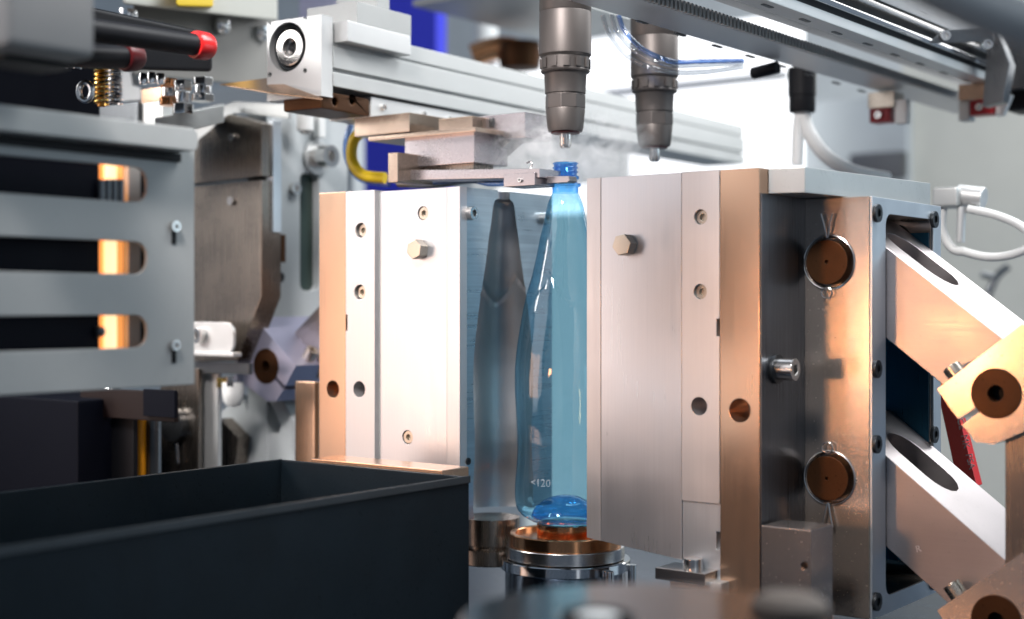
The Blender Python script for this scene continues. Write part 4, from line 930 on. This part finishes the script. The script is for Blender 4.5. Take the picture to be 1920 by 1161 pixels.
single('dark_header', MB().hexa([at(60, 125, 1.22), at(398, 135, 1.36), at(398, 135, 1.42), at(60, 125, 1.28), at(60, -10, 1.22), at(398, 62, 1.36), at(398, 62, 1.42), at(60, -10, 1.28)]), M['black'], 'black header behind the capped rods', 'header', bevel=0.004)
def spring(px, y0, y1, d, r, turns, m, label):
    b, t = at(px, y1, d), at(px, y0, d)
    pts = [(b.x + r * math.cos(2 * math.pi * k / 10), b.y + r * math.sin(2 * math.pi * k / 10), b.z + (t.z - b.z) * k / (turns * 10)) for k in range(turns * 10 + 1)]
    single('coil_spring', MB().tube(pts, 0.0013, 6, smooth=2), M[m], label, 'spring', 'coil springs at the upper left', bevel=0)
spring(190, 105, 197, 1.33, 0.0058, 11, 'gold', 'golden coil spring standing at the upper left')
spring(215, 116, 196, 1.36, 0.0062, 10, 'steel', 'steel coil spring just right of the golden one')
single('spring_core', MB().cyl(at(190, 200, 1.33), at(190, 104, 1.33), 0.0035, n=16), M['amber'], 'amber rod inside the golden spring', 'rod')
single('lilac_tab', polyY([(228, 190), (264, 188), (264, 165), (248, 160), (244, 132), (228, 130)], -0.03, 0.01), M['wall_pale'], 'pale lilac tab right of the springs', 'tab', bevel=0.001)
sb = thing('steel_block', tuple(at(245, 250, 1.36)), 'grey steel block with vertical edges above the guard', 'block')
make('block', frontY(186, 196, 258, 300, -0.115, 0.04), M['dark_steel'], sb, bevel=0.001)
make('side_block', frontY(259, 192, 305, 300, -0.11, 0.04), M['alu_grey'], sb, bevel=0.001)
single('brown_tab', frontY(264, 165, 304, 192, -0.10, 0.02), M['plate'], 'brown tab on top of the grey steel block', 'tab', bevel=0.001)
def fitting(px, y0, y1, d, r, m, label, nuts=3):
    t = thing('pipe_fitting', tuple(at(px, y1, d)), label, 'fitting', 'chrome fittings at the upper left')
    for k in range(nuts):
        a = y0 + (y1 - y0) * k / nuts; b = y0 + (y1 - y0) * (k + 0.92) / nuts
        make('nut', MB().cyl(at(px, b, d), at(px, a, d), r * (1.0, 0.8, 1.1)[k % 3], n=(6, 20, 6)[k % 3]), M[m if k % 2 == 0 else 'chrome'], t, bevel=0.0006)
fitting(316, 148, 200, 1.40, 0.0085, 'copper', 'copper tinted fitting, leftmost of the three')
fitting(342, 152, 216, 1.40, 0.0095, 'chrome', 'tall chrome fitting in the middle of the three')
fitting(380, 146, 192, 1.42, 0.0105, 'chrome', 'wide chrome fitting, rightmost of the three')
for px, py in ((268, 148), (284, 146), (301, 148), (118, 118), (145, 118)):
    single('round_nut', MB().lathe([(0, -0.006), (0.0036, -0.005), (0.0046, 0), (0.0036, 0.005), (0, 0.006)], c=at(px, py, 1.36 if px > 200 else 1.18)), M['chrome'],
           {268: 'left small chrome nut above the brown tab', 284: 'middle small chrome nut above the brown tab', 301: 'right small chrome nut above the brown tab', 118: 'left chrome nut on the dark left wall', 145: 'right chrome nut on the dark left wall'}[px], 'nut', 'small chrome nuts', bevel=0)
single('round_eye', MB().tube([at(160 + 12 * math.cos(a), 172 + 17 * math.sin(a), 1.30) for a in [k * 2 * math.pi / 16 for k in range(17)]], 0.0028, 10, smooth=2), M['steel'], 'round steel eye left of the golden spring', 'ring', bevel=0)
single('curved_sheet', polyY([(290, 290), (290, 243), (350, 226), (400, 206), (440, 190), (540, 196), (540, 222), (440, 212), (412, 228), (385, 252), (340, 284)], 0.012, 0.006), M['alu_grey'], 'curved pale sheet edge above the bracket plates', 'sheet', bevel=0.0006)
single('base_shelf', MB().hexa([at(290, 262, 1.40), at(420, 230, 1.46), at(420, 228, 1.56), at(290, 250, 1.50), at(290, 222, 1.40), at(420, 196, 1.46), at(420, 194, 1.56), at(290, 220, 1.50)]), M['alu_grey'], 'grey shelf carrying the chrome fittings', 'shelf', bevel=0.001)
setting('rear_plate', frontY(885, 228, 1168, 347, 0.80, 0.02), M['plate_glow'], bevel=0.001)  # no lamp: plate glows only to look bright behind the steam
single('dark_box', frontY(1592, 286, 1692, 336, 1.66, 0.03), M['dark_steel'], 'dark blurred box on the grey wall panel', 'box', bevel=0.003)
single('cross_bar', frontY(1105, 152, 1470, 166, 1.50, 0.02), M['alu_grey'], 'blurred grey cross bar in front of the bright light', 'bar', bevel=0.002)
# copper parts far behind the beam
cp = thing('copper_pipe', tuple(at(950, 120, 2.2)), 'blurred copper pipes behind the beam left of the nozzle', 'pipe')
make('run', MB().tube([at(885, 105, 2.2), at(940, 90, 2.2), at(1010, 105, 2.2)], 0.018, 16), M['copper'], cp, bevel=0)
make('joint', MB().lathe([(0, -0.025), (0.03, -0.02), (0.034, 0), (0.03, 0.02), (0, 0.025)], c=at(975, 105, 2.18)), M['bronze'], cp, bevel=0)
single('white_tank', MB().cyl(at(912, 120, 2.5), at(912, 40, 2.5), 0.020, n=24), M['white'], 'small white cylinder behind the copper pipes', 'cylinder', bevel=0.003)

# ------------------------------------------------------------------ steam
sm = MB(); bmesh.ops.create_uvsphere(sm.bm, u_segments=24, v_segments=16, radius=1.0)
c = Vector((-0.012, 0.03, 0.138)); rad = Vector((0.088, 0.05, 0.052))
sm.xf(Matrix.Translation(c) @ Matrix.Rotation(math.radians(37), 4, 'Z') @ Matrix.Diagonal((*rad, 1)))
so = make('steam', sm, M['white'], None, bevel=0); so['kind'] = 'stuff'; tag(so, 'thin white steam drifting round the bottle neck and nozzle tip', 'steam')
m, nt, b = mat('steam'); N, L = nt.nodes, nt.links; N.remove(b)
pv = N.new("ShaderNodeVolumePrincipled"); pv.inputs["Color"].default_value = (1, 1, 1, 1); pv.inputs["Anisotropy"].default_value = 0.0
tc = N.new("ShaderNodeTexCoord")
sub = N.new("ShaderNodeVectorMath"); sub.operation = 'SUBTRACT'; sub.inputs[1].default_value = c; L.new(tc.outputs["Object"], sub.inputs[0])
rot = N.new("ShaderNodeVectorRotate"); rot.rotation_type = 'Z_AXIS'; rot.inputs["Angle"].default_value = -math.radians(37); L.new(sub.outputs[0], rot.inputs[0])
dv = N.new("ShaderNodeVectorMath"); dv.operation = 'DIVIDE'; dv.inputs[1].default_value = rad; L.new(rot.outputs[0], dv.inputs[0])
ln = N.new("ShaderNodeVectorMath"); ln.operation = 'LENGTH'; L.new(dv.outputs[0], ln.inputs[0])
fa = N.new("ShaderNodeMapRange"); fa.inputs[1].default_value = 0.98; fa.inputs[2].default_value = 0.35; L.new(ln.outputs["Value"], fa.inputs[0])
nz_ = N.new("ShaderNodeTexNoise"); nz_.inputs["Scale"].default_value = 42; nz_.inputs["Detail"].default_value = 7; nz_.inputs["Roughness"].default_value = 0.62; nz_.inputs["Distortion"].default_value = 2.2; L.new(tc.outputs["Object"], nz_.inputs["Vector"])
nr = N.new("ShaderNodeMapRange"); nr.inputs[1].default_value = 0.47; nr.inputs[2].default_value = 0.66; L.new(nz_.outputs["Fac"], nr.inputs[0])
mu = N.new("ShaderNodeMath"); mu.operation = 'MULTIPLY'; L.new(fa.outputs[0], mu.inputs[0]); L.new(nr.outputs[0], mu.inputs[1])
de = N.new("ShaderNodeMath"); de.operation = 'MULTIPLY'; L.new(mu.outputs[0], de.inputs[0]); de.inputs[1].default_value = 60
L.new(de.outputs[0], pv.inputs["Density"]); L.new(pv.outputs[0], N["Material Output"].inputs["Volume"])
so.data.materials.clear(); so.data.materials.append(m)
